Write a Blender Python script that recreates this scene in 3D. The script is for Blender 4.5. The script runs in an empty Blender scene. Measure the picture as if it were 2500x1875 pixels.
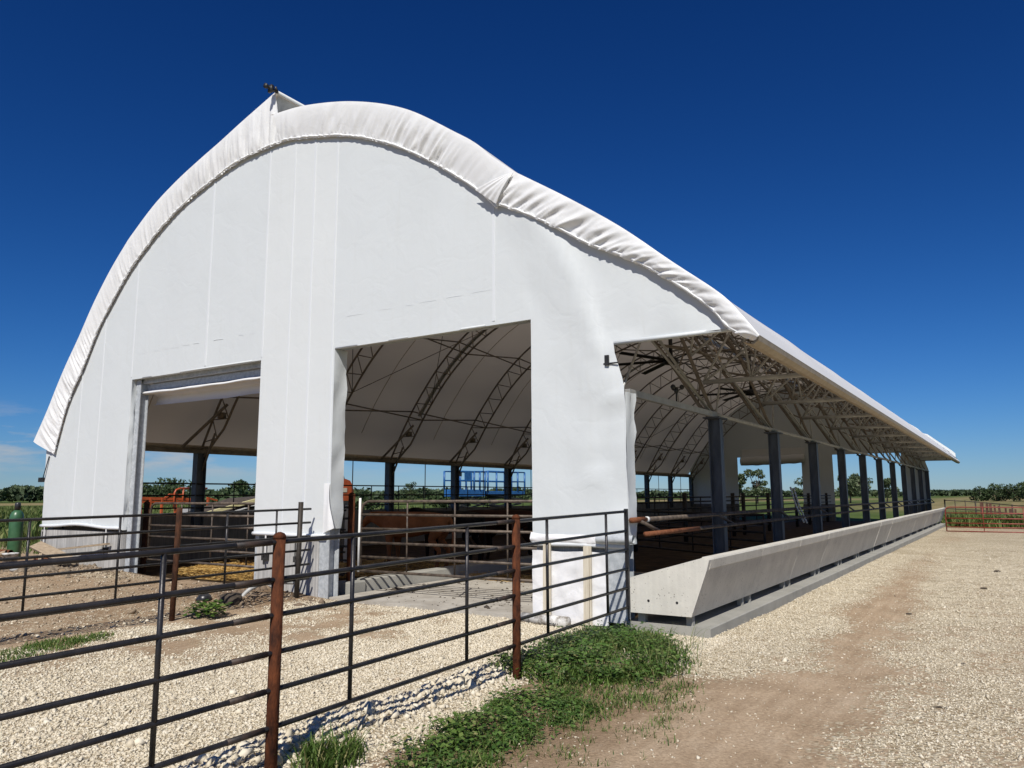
import bpy, math, random
import numpy as np
from mathutils import Vector, Matrix, noise

rnd = random.Random(7)
rng = np.random.default_rng(11)
S = bpy.context.scene
COL = S.collection
YF = 9.42                     # plane of the front gable
BAY = 4.03
YB = YF + 11.1*BAY            # back gable
R = math.radians

# ------------------------------------------------------------------ materials
def new_mat(name):
    m = bpy.data.materials.new(name); m.use_nodes = True
    nt = m.node_tree
    return m, nt, nt.nodes['Principled BSDF'], nt.nodes['Material Output']

def N(nt, typ, **kw):
    n = nt.nodes.new(typ)
    for k, v in kw.items():
        if hasattr(n, k): setattr(n, k, v)
        else: n.inputs[k].default_value = v
    return n

def ramp(nt, fac, stops):
    r = nt.nodes.new('ShaderNodeValToRGB')
    e = r.color_ramp.elements
    while len(e) < len(stops): e.new(0.5)
    for i, (p, c) in enumerate(stops):
        e[i].position = p; e[i].color = (*c, 1) if len(c) == 3 else c
    nt.links.new(fac, r.inputs['Fac'])
    return r

def coords(nt, kind='Object', scale=(1, 1, 1)):
    t = nt.nodes.new('ShaderNodeTexCoord')
    mp = nt.nodes.new('ShaderNodeMapping'); mp.inputs['Scale'].default_value = scale
    nt.links.new(t.outputs[kind], mp.inputs['Vector'])
    return mp.outputs['Vector']

def mat(name, c1, c2, rough=.6, metal=0., scale=6., bump=0., bscale=30., stretch=(1, 1, 1), detail=5., lo=.35, hi=.65, spec=.5):
    m, nt, b, o = new_mat(name)
    v = coords(nt, 'Object', stretch)
    n = N(nt, 'ShaderNodeTexNoise', Scale=scale, Detail=detail, Roughness=.6)
    nt.links.new(v, n.inputs['Vector'])
    r = ramp(nt, n.outputs['Fac'], [(lo, c1), (hi, c2)])
    nt.links.new(r.outputs['Color'], b.inputs['Base Color'])
    b.inputs['Roughness'].default_value = rough
    b.inputs['Metallic'].default_value = metal
    b.inputs['Specular IOR Level'].default_value = spec
    if bump:
        n2 = N(nt, 'ShaderNodeTexNoise', Scale=bscale, Detail=4.)
        nt.links.new(v, n2.inputs['Vector'])
        bp = N(nt, 'ShaderNodeBump', Strength=bump, Distance=.01)
        nt.links.new(n2.outputs['Fac'], bp.inputs['Height'])
        nt.links.new(bp.outputs['Normal'], b.inputs['Normal'])
    return m

def fabric_mat(name, col, trans, wrinkle, tcol=(1., .85, .68), inner=None, csc=1.6, cst=.35, double=False):
    m, nt, b, o = new_mat(name)
    v = coords(nt)
    b.inputs['Roughness'].default_value = .5
    b.inputs['Specular IOR Level'].default_value = .35
    n0 = N(nt, 'ShaderNodeTexNoise', Scale=.9, Detail=3.)
    nt.links.new(v, n0.inputs['Vector'])
    r = ramp(nt, n0.outputs['Fac'], [(.3, tuple(c*.965 for c in col)), (.7, col)])
    # faint streaks of dust
    v2 = coords(nt, 'Object', (9, 9, .6))
    n3 = N(nt, 'ShaderNodeTexNoise', Scale=1.2, Detail=4.)
    nt.links.new(v2, n3.inputs['Vector'])
    rs = ramp(nt, n3.outputs['Fac'], [(.55, (1, 1, 1)), (.8, (.975, .97, .96))])
    mx = N(nt, 'ShaderNodeMixRGB', blend_type='MULTIPLY', Fac=1.)
    nt.links.new(r.outputs['Color'], mx.inputs[1]); nt.links.new(rs.outputs['Color'], mx.inputs[2])
    oc = mx.outputs['Color']
    if double:                      # two layers of cloth over the middle pillar read whiter
        sx_ = nt.nodes.new('ShaderNodeSeparateXYZ'); nt.links.new(v, sx_.inputs['Vector'])
        cp_ = N(nt, 'ShaderNodeMath', operation='COMPARE'); cp_.inputs[1].default_value = 1.12; cp_.inputs[2].default_value = .97; nt.links.new(sx_.outputs['X'], cp_.inputs[0])
        md_ = N(nt, 'ShaderNodeMixRGB', blend_type='MULTIPLY'); md_.inputs['Fac'].default_value = 1.
        rd_ = ramp(nt, cp_.outputs[0], [(.0, (.965, .975, .985)), (1., (1.02, 1.02, 1.02))]); nt.links.new(oc, md_.inputs[1]); nt.links.new(rd_.outputs['Color'], md_.inputs[2]); oc = md_.outputs['Color']
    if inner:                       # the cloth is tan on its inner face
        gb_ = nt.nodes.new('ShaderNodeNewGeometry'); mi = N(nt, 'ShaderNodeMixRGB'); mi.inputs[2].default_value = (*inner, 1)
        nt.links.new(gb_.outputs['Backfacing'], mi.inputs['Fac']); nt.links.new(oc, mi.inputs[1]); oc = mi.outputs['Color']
    nt.links.new(oc, b.inputs['Base Color'])
    # wrinkles: broad warped noise plus creases
    n1 = N(nt, 'ShaderNodeTexNoise', Scale=1.7, Detail=5., Roughness=.55, Distortion=1.2)
    nt.links.new(v, n1.inputs['Vector'])
    n2 = N(nt, 'ShaderNodeTexVoronoi', feature='DISTANCE_TO_EDGE', Scale=csc)
    nd = N(nt, 'ShaderNodeTexNoise', Scale=2.2, Detail=3.)
    nt.links.new(v, nd.inputs['Vector'])
    mxv = N(nt, 'ShaderNodeMixRGB', Fac=.35)
    nt.links.new(v, mxv.inputs[1]); nt.links.new(nd.outputs['Color'], mxv.inputs[2])
    nt.links.new(mxv.outputs['Color'], n2.inputs['Vector'])
    cr = ramp(nt, n2.outputs['Distance'], [(0., (0, 0, 0)), (.05, (1, 1, 1))])
    b1 = N(nt, 'ShaderNodeBump', Strength=wrinkle, Distance=.05)
    nt.links.new(n1.outputs['Fac'], b1.inputs['Height'])
    b2 = N(nt, 'ShaderNodeBump', Strength=wrinkle*cst, Distance=.008)
    nt.links.new(cr.outputs['Color'], b2.inputs['Height'])
    nt.links.new(b1.outputs['Normal'], b2.inputs['Normal'])
    nt.links.new(b2.outputs['Normal'], b.inputs['Normal'])
    tr = N(nt, 'ShaderNodeBsdfTranslucent'); tr.inputs['Color'].default_value = (*tcol, 1)
    ms = N(nt, 'ShaderNodeMixShader'); ms.inputs['Fac'].default_value = trans
    nt.links.new(b.outputs['BSDF'], ms.inputs[1]); nt.links.new(tr.outputs['BSDF'], ms.inputs[2])
    nt.links.new(ms.outputs['Shader'], o.inputs['Surface'])
    return m

def island_mat(name, stops, rough=.7, trans=0., spec=.3):
    m, nt, b, o = new_mat(name)
    g = nt.nodes.new('ShaderNodeNewGeometry')
    r = ramp(nt, g.outputs['Random Per Island'], stops)
    nt.links.new(r.outputs['Color'], b.inputs['Base Color'])
    b.inputs['Roughness'].default_value = rough
    b.inputs['Specular IOR Level'].default_value = spec
    if trans:
        tr = N(nt, 'ShaderNodeBsdfTranslucent'); nt.links.new(r.outputs['Color'], tr.inputs['Color'])
        ms = N(nt, 'ShaderNodeMixShader'); ms.inputs['Fac'].default_value = trans
        nt.links.new(b.outputs['BSDF'], ms.inputs[1]); nt.links.new(tr.outputs['BSDF'], ms.inputs[2])
        nt.links.new(ms.outputs['Shader'], o.inputs['Surface'])
    return m

def concrete_mat(name, c1, c2, pits=.5, streak=0.):
    m, nt, b, o = new_mat(name)
    gp_ = nt.nodes.new('ShaderNodeNewGeometry'); v = gp_.outputs['Position']
    n = N(nt, 'ShaderNodeTexNoise', Scale=2.2, Detail=8., Roughness=.65)
    nt.links.new(v, n.inputs['Vector'])
    r = ramp(nt, n.outputs['Fac'], [(.3, c1), (.7, c2)])
    vo = N(nt, 'ShaderNodeTexVoronoi', Scale=26., Randomness=1.)
    nt.links.new(v, vo.inputs['Vector'])
    n2 = N(nt, 'ShaderNodeTexNoise', Scale=7., Detail=2.)
    nt.links.new(v, n2.inputs['Vector'])
    sub = N(nt, 'ShaderNodeMath', operation='MULTIPLY_ADD'); sub.inputs[1].default_value = .55; sub.inputs[2].default_value = -.16
    nt.links.new(n2.outputs['Fac'], sub.inputs[0])
    lt = N(nt, 'ShaderNodeMath', operation='LESS_THAN')
    nt.links.new(vo.outputs['Distance'], lt.inputs[0]); nt.links.new(sub.outputs[0], lt.inputs[1])
    mul = N(nt, 'ShaderNodeMath', operation='MULTIPLY'); mul.inputs[1].default_value = pits
    nt.links.new(lt.outputs[0], mul.inputs[0])
    mx = N(nt, 'ShaderNodeMixRGB', blend_type='MIX'); mx.inputs[2].default_value = (.16, .14, .11, 1)
    nt.links.new(mul.outputs[0], mx.inputs['Fac']); nt.links.new(r.outputs['Color'], mx.inputs[1])
    out = mx.outputs['Color']
    if streak:
        mp_ = nt.nodes.new('ShaderNodeMapping'); mp_.inputs['Scale'].default_value = (16, 16, .5); nt.links.new(v, mp_.inputs['Vector']); vs = mp_.outputs['Vector']
        ns = N(nt, 'ShaderNodeTexNoise', Scale=1.6, Detail=5.)
        nt.links.new(vs, ns.inputs['Vector'])
        rs = ramp(nt, ns.outputs['Fac'], [(.38, (1-streak,)*3), (.62, (1, 1, 1))])
        m2 = N(nt, 'ShaderNodeMixRGB', blend_type='MULTIPLY', Fac=1.)
        nt.links.new(out, m2.inputs[1]); nt.links.new(rs.outputs['Color'], m2.inputs[2])
        out = m2.outputs['Color']
    nt.links.new(out, b.inputs['Base Color'])
    b.inputs['Roughness'].default_value = .9; b.inputs['Specular IOR Level'].default_value = .2
    nb = N(nt, 'ShaderNodeTexNoise', Scale=45., Detail=5.)
    nt.links.new(v, nb.inputs['Vector'])
    bp = N(nt, 'ShaderNodeBump', Strength=.35, Distance=.006)
    nt.links.new(nb.outputs['Fac'], bp.inputs['Height']); nt.links.new(bp.outputs['Normal'], b.inputs['Normal'])
    return m

M = {}
M['fabric'] = fabric_mat('white_fabric', (.675, .70, .692), .03, .15, cst=.6, double=True)
M['skirt'] = fabric_mat('white_fabric_gathered', (.83, .835, .825), .03, .20, csc=2.2, cst=.5)
M['sheet'] = fabric_mat('white_fabric_creased', (.80, .80, .80), .03, .6)
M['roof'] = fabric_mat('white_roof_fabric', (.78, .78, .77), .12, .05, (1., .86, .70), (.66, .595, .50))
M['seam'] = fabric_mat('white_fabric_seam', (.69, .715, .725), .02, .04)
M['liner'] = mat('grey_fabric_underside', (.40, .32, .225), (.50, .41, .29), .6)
M['galv'] = mat('galvanised_steel', (.36, .385, .40), (.52, .545, .56), .5, .1, 14., .05)
M['beam'] = mat('bluish_steel_column', (.065, .073, .085), (.125, .137, .155), .5, .35, 5., .05, stretch=(1, 1, .3))
M['truss'] = mat('dull_galvanised_tube', (.33, .33, .315), (.43, .43, .415), .5, .3, 5.)
M['trussd'] = mat('dark_truss_steel', (.15, .125, .10), (.25, .215, .175), .55, .3, 5.)
M['pipe'] = mat('black_oil_pipe', (.014, .014, .016), (.040, .037, .037), .38, .35, 7., .1, 60., (1, 1, 1))
M['pipebrown'] = mat('brown_worn_and_shaded_pipe', (.045, .034, .027), (.15, .115, .085), .6, .2, 9., .15)  # worn gate pipe; also colours the shaded run of the head rails
M['collar'] = mat('rusting_pipe_sleeve', (.018, .016, .015), (.065, .042, .030), .6, .2, 14., .2)
M['pipedark'] = mat('dark_stained_pipe', (.02, .016, .013), (.05, .04, .03), .6, .3, 6.)
M['rust'] = mat('rusty_steel', (.026, .010, .006), (.135, .042, .015), .85, 0., 22., .7, 70., (1, 1, .4), 9., .32, .7, .2)
M['rustdark'] = mat('dark_rusty_steel', (.02, .010, .006), (.085, .034, .016), .85, .0, 18., .5, 60., (1, 1, .4), 8., .32, .7, .2)
M['rustlight'] = mat('orange_rust_and_sunlit_pipe', (.11, .040, .018), (.23, .09, .042), .85, .0, 8., .3, 40., spec=.2)  # rust of loose pipes; also paints sunlight on the head rails' near end
M['redpaint'] = mat('red_gate_paint', (.17, .026, .020), (.28, .055, .035), .5, .1, 10.)
M['conc'] = concrete_mat('bunk_concrete', (.52, .50, .44), (.66, .635, .56), .7, .05)
M['concpad'] = concrete_mat('pad_concrete', (.27, .265, .235), (.37, .36, .32), .2)
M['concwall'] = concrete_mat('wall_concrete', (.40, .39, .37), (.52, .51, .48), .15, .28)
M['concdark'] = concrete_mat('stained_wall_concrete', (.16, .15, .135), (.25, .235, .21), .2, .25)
M['black'] = mat('black_plastic', (.012, .012, .013), (.03, .03, .032), .35)
M['bracket'] = mat('black_bracket', (.015, .015, .016), (.05, .048, .045), .5, .3)
M['strap'] = mat('white_webbing', (.66, .66, .64), (.76, .76, .74), .8)
M['wood'] = mat('weathered_board', (.25, .185, .12), (.42, .33, .22), .85, 0, 5., .3, 30., (1, 8, 8))
M['batten'] = mat('pale_wood_batten', (.52, .46, .35), (.66, .60, .48), .8, 0, 5., .1, 30., (8, 8, .6))
M['yellowwood'] = mat('yellow_lumber', (.62, .55, .27), (.74, .68, .38), .7, 0, 4.)
M['orange'] = mat('orange_paint', (.36, .068, .02), (.47, .10, .03), .4, 0, 5.)
M['blue'] = mat('blue_paint', (.014, .085, .26), (.03, .14, .37), .4, 0, 5.)
M['darksteel'] = mat('dark_machine_steel', (.02, .02, .02), (.06, .055, .05), .6, .2, 6.)
M['green'] = mat('green_cylinder_paint', (.035, .10, .045), (.06, .15, .07), .35, 0, 4.)
M['white'] = mat('white_plastic', (.72, .72, .70), (.8, .8, .78), .4)
M['greyplastic'] = mat('grey_plastic', (.34, .34, .32), (.44, .44, .42), .5)
M['bucket'] = mat('dirty_white_plastic', (.22, .20, .17), (.62, .61, .58), .6, 0, 9., lo=.4, hi=.55)
M['tan_hide'] = mat('tan_cow_hide', (.20, .075, .025), (.34, .13, .05), .8, 0, 3., .3, 60., spec=.15)
M['black_hide'] = mat('black_cow_hide', (.006, .005, .004), (.02, .016, .013), .75, 0, 3., .3, 60., spec=.15)
M['red_hide'] = mat('dark_red_cow_hide', (.02, .008, .005), (.05, .018, .01), .8, 0, 3., .3, 60., spec=.15)
M['manure'] = mat('dark_clod', (.035, .026, .018), (.09, .07, .05), .9, 0, 9., .6, 30.)
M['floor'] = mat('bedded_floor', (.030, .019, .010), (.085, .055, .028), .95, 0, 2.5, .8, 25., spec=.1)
M['leaf'] = island_mat('tree_leaves_hazed', [(0, (.022, .042, .016)), (.5, (.048, .080, .028)), (1, (.095, .13, .055))], .6, .2)  # slightly greyed green, distance haze put into the leaf colour
M['leafpale'] = island_mat('pale_tree_leaves', [(0, (.035, .055, .022)), (.5, (.075, .105, .045)), (1, (.16, .19, .10))], .55, .2)
M['wood_hazed'] = island_mat('hazed_wood_leaves', [(0, (.030, .050, .025)), (.5, (.055, .085, .040)), (1, (.10, .13, .068))], .7, .1)  # paler grey-green paints the haze over the far woods
M['grass'] = island_mat('grass_blades', [(0, (.035, .075, .012)), (.5, (.085, .155, .026)), (.85, (.16, .235, .055)), (1, (.33, .29, .13))], .5, .3)
M['weed'] = island_mat('weed_leaves', [(0, (.05, .085, .018)), (.5, (.10, .15, .035)), (1, (.22, .23, .08))], .6, .25)
M['weedleaf'] = island_mat('broad_weed_leaves', [(0, (.035, .08, .014)), (.5, (.085, .17, .032)), (.9, (.16, .26, .065)), (1, (.26, .27, .11))], .5, .3)
M['straw'] = island_mat('straw_stalks', [(0, (.30, .17, .045)), (.5, (.50, .31, .09)), (1, (.66, .47, .19))], .6)
M['stone'] = island_mat('limestone_gravel', [(0, (.53, .46, .34)), (.3, (.605, .535, .40)), (.7, (.67, .60, .46)), (.96, (.72, .66, .53)), (1, (.47, .38, .27))], .85, spec=.2)
M['stonebrown'] = island_mat('muddy_gravel', [(0, (.22, .165, .11)), (.5, (.36, .285, .20)), (.9, (.50, .42, .31)), (1, (.60, .53, .41))], .9, spec=.15)
M['bark'] = mat('bark', (.07, .055, .04), (.16, .13, .10), .9, 0, 6., .5)
M['oldpost'] = mat('old_rusty_post', (.05, .022, .015), (.12, .06, .04), .9, 0, 6.)

# ------------------------------------------------------------------ mesh building
class MB:
    def __init__(s): s.v = []; s.f = []
    def add(s, vs, fs):
        o = len(s.v); s.v += [tuple(p) for p in vs]; s.f += [tuple(i+o for i in f) for f in fs]
    def tube(s, pts, r, n=10, r2=None, cap=True):
        pts = [Vector(p) for p in pts]; k = len(pts); rings = []
        up = None
        for i, p in enumerate(pts):
            d = (pts[min(i+1, k-1)] - pts[max(i-1, 0)]).normalized()
            if up is None:
                up = Vector((0, 0, 1)) if abs(d.z) < .9 else Vector((1, 0, 0))
            a = d.cross(up)
            if a.length < 1e-5: a = d.cross(Vector((0, 1, .1)))
            a.normalize(); b = a.cross(d).normalized(); up = b
            rr = r if r2 is None else r + (r2-r)*i/max(1, k-1)
            if isinstance(r, (list, tuple)): rr = r[i]
            rings.append([p + a*(math.cos(2*math.pi*j/n)*rr) + b*(math.sin(2*math.pi*j/n)*rr) for j in range(n)])
        vs = [q for ring in rings for q in ring]
        fs = [(i*n+j, (i+1)*n+j, (i+1)*n+(j+1) % n, i*n+(j+1) % n) for i in range(k-1) for j in range(n)]
        if cap: fs += [tuple(range(n)), tuple(range((k-1)*n+n-1, (k-1)*n-1, -1))]
        s.add(vs, fs); return s
    def box(s, x0, x1, y0, y1, z0, z1, bev=0.):
        if bev:
            b = bev
            prof = [(x0+b, y0), (x1-b, y0), (x1, y0+b), (x1, y1-b), (x1-b, y1), (x0+b, y1), (x0, y1-b), (x0, y0+b)]
            ix = [(x0+b, y0+b), (x1-b, y0+b), (x1-b, y0+b), (x1-b, y1-b), (x1-b, y1-b), (x0+b, y1-b), (x0+b, y1-b), (x0+b, y0+b)]
            vs = [(p[0], p[1], z0) for p in prof] + [(p[0], p[1], z1-b) for p in prof] + [((p[0]+q[0])/2, (p[1]+q[1])/2, z1) for p, q in zip(prof, ix)]
            fs = [(7, 6, 5, 4, 3, 2, 1, 0), tuple(range(16, 24))]
            for L in (0, 8):
                for j in range(8): fs.append((L+j, L+(j+1) % 8, L+8+(j+1) % 8, L+8+j))
            s.add(vs, fs); return s
        vs = [(x, y, z) for z in (z0, z1) for y in (y0, y1) for x in (x0, x1)]
        s.add(vs, [(0, 2, 3, 1), (4, 5, 7, 6), (0, 1, 5, 4), (2, 6, 7, 3), (0, 4, 6, 2), (1, 3, 7, 5)]); return s
    def bar(s, p, q, w, h, up=(0, 0, 1)):
        p = Vector(p); q = Vector(q); d = (q-p).normalized(); u = Vector(up)
        a = d.cross(u)
        if a.length < 1e-4: a = d.cross(Vector((1, 0, 0)))
        a.normalize(); b = a.cross(d).normalized(); a *= w/2; b *= h/2
        vs = [p-a-b, p+a-b, p+a+b, p-a+b, q-a-b, q+a-b, q+a+b, q-a+b]
        s.add(vs, [(3, 2, 1, 0), (4, 5, 6, 7), (0, 1, 5, 4), (1, 2, 6, 5), (2, 3, 7, 6), (3, 0, 4, 7)]); return s
    def prism(s, poly, axis, a, b):
        n = len(poly)
        def P(u, v, w): return (w, u, v) if axis == 'x' else (u, w, v) if axis == 'y' else (u, v, w)
        vs = [P(u, v, a) for u, v in poly] + [P(u, v, b) for u, v in poly]
        fs = [tuple(range(n)), tuple(range(2*n-1, n-1, -1))] + [(j, j+n, (j+1) % n+n, (j+1) % n) for j in range(n)]
        s.add(vs, fs); return s
    def lathe(s, c, prof, n=20):
        c = Vector(c)
        vs = [(c.x+r*math.cos(2*math.pi*j/n), c.y+r*math.sin(2*math.pi*j/n), c.z+z) for r, z in prof for j in range(n)]
        k = len(prof)
        fs = [(i*n+j, i*n+(j+1) % n, (i+1)*n+(j+1) % n, (i+1)*n+j) for i in range(k-1) for j in range(n)]
        fs += [tuple(range(n-1, -1, -1)), tuple(range((k-1)*n, k*n))]
        s.add(vs, fs); return s
    def ibeam(s, x, y, z0, z1, w=.22, d=.3, t=.018, web='y'):
        # web along y (depth d), flanges across x (width w)
        if web == 'y':
            s.box(x-w/2, x+w/2, y-d/2, y-d/2+t, z0, z1); s.box(x-w/2, x+w/2, y+d/2-t, y+d/2, z0, z1)
            s.box(x-t/2, x+t/2, y-d/2+t, y+d/2-t, z0, z1)
        else:
            s.box(x-d/2, x-d/2+t, y-w/2, y+w/2, z0, z1); s.box(x+d/2-t, x+d/2, y-w/2, y+w/2, z0, z1)
            s.box(x-d/2+t, x+d/2-t, y-t/2, y+t/2, z0, z1)
        return s
    def build(s, name, m, parent=None, smooth=False):
        me = bpy.data.meshes.new(name)
        o = bpy.data.objects.new(name, me)
        off = WORLD.get(parent.name, Vector((0, 0, 0))) if parent else Vector((0, 0, 0))
        vs = s.v if off.length == 0 else [(p[0]-off.x, p[1]-off.y, p[2]-off.z) for p in s.v]
        me.from_pydata(vs, [], s.f); me.update()
        me.materials.append(m if not isinstance(m, str) else M[m])
        if smooth:
            me.polygons.foreach_set('use_smooth', [True]*len(me.polygons))
            if smooth == 'auto':
                try: me.set_sharp_from_angle(angle=R(40))
                except Exception: pass
        COL.objects.link(o)
        if parent: o.parent = parent
        WORLD[o.name] = off
        return o

WORLD = {}
def thing(name, label, cat, loc=(0, 0, 0), group=None):
    o = bpy.data.objects.new(name, None); COL.objects.link(o); o.location = loc
    o.empty_display_size = .2
    WORLD[o.name] = Vector(loc)
    o['label'] = label; o['category'] = cat
    if group: o['group'] = group
    return o
def tag(o, label, cat, group=None):
    o['label'] = label; o['category'] = cat
    if group: o['group'] = group
    return o
def kind(o, k, label=None, cat=None):
    o['kind'] = k
    if label: o['label'] = label; o['category'] = cat
    return o
def dup(root, loc, label=None, group=None, rz=None):
    r = root.copy(); COL.objects.link(r); r.location = loc
    if rz is not None: r.rotation_euler = (0, 0, rz)
    if label: r['label'] = label
    if group: r['group'] = group
    for ch in list(root.children):
        c = ch.copy(); COL.objects.link(c); c.parent = r
        for g in list(ch.children):
            d = g.copy(); COL.objects.link(d); d.parent = c
    return r

def np_mesh(name, V, F, m, k=3):
    """V (n,3), F (m,k) -> object, fast"""
    me = bpy.data.meshes.new(name)
    me.vertices.add(len(V)); me.vertices.foreach_set('co', V.astype(np.float32).ravel())
    me.loops.add(F.size); me.loops.foreach_set('vertex_index', F.astype(np.int32).ravel())
    me.polygons.add(len(F)); me.polygons.foreach_set('loop_start', np.arange(0, F.size, k, dtype=np.int32))
    me.polygons.foreach_set('loop_total', np.full(len(F), k, dtype=np.int32))
    me.update(calc_edges=True); me.validate()
    me.materials.append(M[m] if isinstance(m, str) else m)
    o = bpy.data.objects.new(name, me); COL.objects.link(o)
    return o

def lerp(pts, x):
    for (x0, z0), (x1, z1) in zip(pts, pts[1:]):
        if x0 <= x <= x1: return z0+(z1-z0)*(x-x0)/(x1-x0)
    return pts[0][1] if x < pts[0][0] else pts[-1][1]

def smooth_path(pts, step):
    """Catmull-Rom through pts, resampled evenly"""
    P = [np.array(p, float) for p in pts]
    P = [2*P[0]-P[1]] + P + [2*P[-1]-P[-2]]
    out = []
    for i in range(1, len(P)-2):
        for t in np.linspace(0, 1, 24, endpoint=False):
            a, b, c, d = P[i-1:i+3]
            out.append(.5*((2*b)+(-a+c)*t+(2*a-5*b+4*c-d)*t*t+(-a+3*b-3*c+d)*t**3))
    out.append(P[-2]); out = np.array(out)
    L = np.r_[0, np.cumsum(np.linalg.norm(np.diff(out, axis=0), axis=1))]
    n = max(2, int(round(L[-1]/step)))
    q = np.linspace(0, L[-1], n+1)
    return np.stack([np.interp(q, L, out[:, j]) for j in range(out.shape[1])], 1)

def sm(a, b, x):
    t = np.clip((x-a)/(b-a), 0, 1); return t*t*(3-2*t)

# ------------------------------------------------------------------ ground
def vnoise(x, y, seed=0):
    """cheap smooth value noise, arrays"""
    xi = np.floor(x).astype(int); yi = np.floor(y).astype(int); fx = x-xi; fy = y-yi
    def hsh(i, j):
        h = (i*374761393 + j*668265263 + seed*974634777) & 0x7fffffff
        h = ((h ^ (h >> 13))*1274126177) & 0x7fffffff
        return (h & 0xffff)/65535.
    u = fx*fx*(3-2*fx); w = fy*fy*(3-2*fy)
    return (hsh(xi, yi)*(1-u)+hsh(xi+1, yi)*u)*(1-w)+(hsh(xi, yi+1)*(1-u)+hsh(xi+1, yi+1)*u)*w
def fbm(x, y, seed=0, o=4):
    t = 0; a = .5
    for i in range(o):
        t = t+a*vnoise(x*2**i, y*2**i, seed+i); a *= .5
    return t/(1-.5**o)

def inside(x, y):                       # under the barn and its pad
    return (x > -19.9) & (x < -3.3) & (y > 9.55) & (y < YB)
def height(x, y):
    x = np.asarray(x, float); y = np.asarray(y, float)
    z = .13*sm(-9.5, -13., x)*sm(4., 8.8, y)*sm(-60, -22, x)
    z = z+.10*np.exp(-((x+11.2)/1.3)**2-((y-8.9)/.6)**2)
    z = z+.16*np.exp(-((x+17.8)/2.0)**2-((y-9.0)/.7)**2)
    near = sm(60, 20, np.hypot(x, y))
    z = z+near*(.05*(fbm(x*.9, y*.9, 3)-.5)+.02*(fbm(x*5, y*5, 9)-.5))
    z = z+(.085+.12*(fbm(x*3.5, y*3.5, 14)-.5))*np.exp(-((x+4.36)/.22)**2)*sm(.8, 2., y)*sm(7.2, 5.8, y)
    z = z-.03*np.exp(-((x+1.5)/.5)**2)*near      # wheel track in the drive
    z = z+.07*np.exp(-((x+3.9)/.8)**2-((y-7.6)/1.3)**2)   # grassy hump by the pillar
    z = z-.9*sm(46, 62, y)*sm(-4, 3, x)*sm(200, 90, y)
    return np.where(inside(x, y), -.12, z)
def gz(x, y): return float(height(np.array([x]), np.array([y]))[0])

def axis_grid(lo, hi, fine, far):
    a = list(np.arange(lo, hi+1e-6, fine)); s = fine
    up = [hi]; 
    while up[-1] < far: s *= 1.22; up.append(up[-1]+s)
    s = fine; dn = [lo]
    while dn[-1] > -far: s *= 1.22; dn.append(dn[-1]-s)
    return np.array(sorted(dn[1:])+a+up[1:])
gx = axis_grid(-23, 3, .13, 4000); gy = axis_grid(1, 14, .13, 4000)
X, Y = np.meshgrid(gx, gy); Z = height(X, Y)
V = np.stack([X.ravel(), Y.ravel(), Z.ravel()], 1)
nx, ny = len(gx), len(gy)
I = (np.arange(ny-1)[:, None]*nx+np.arange(nx-1)[None, :]).ravel()
F = np.stack([I, I+1, I+nx+1, I+nx], 1)

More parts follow.
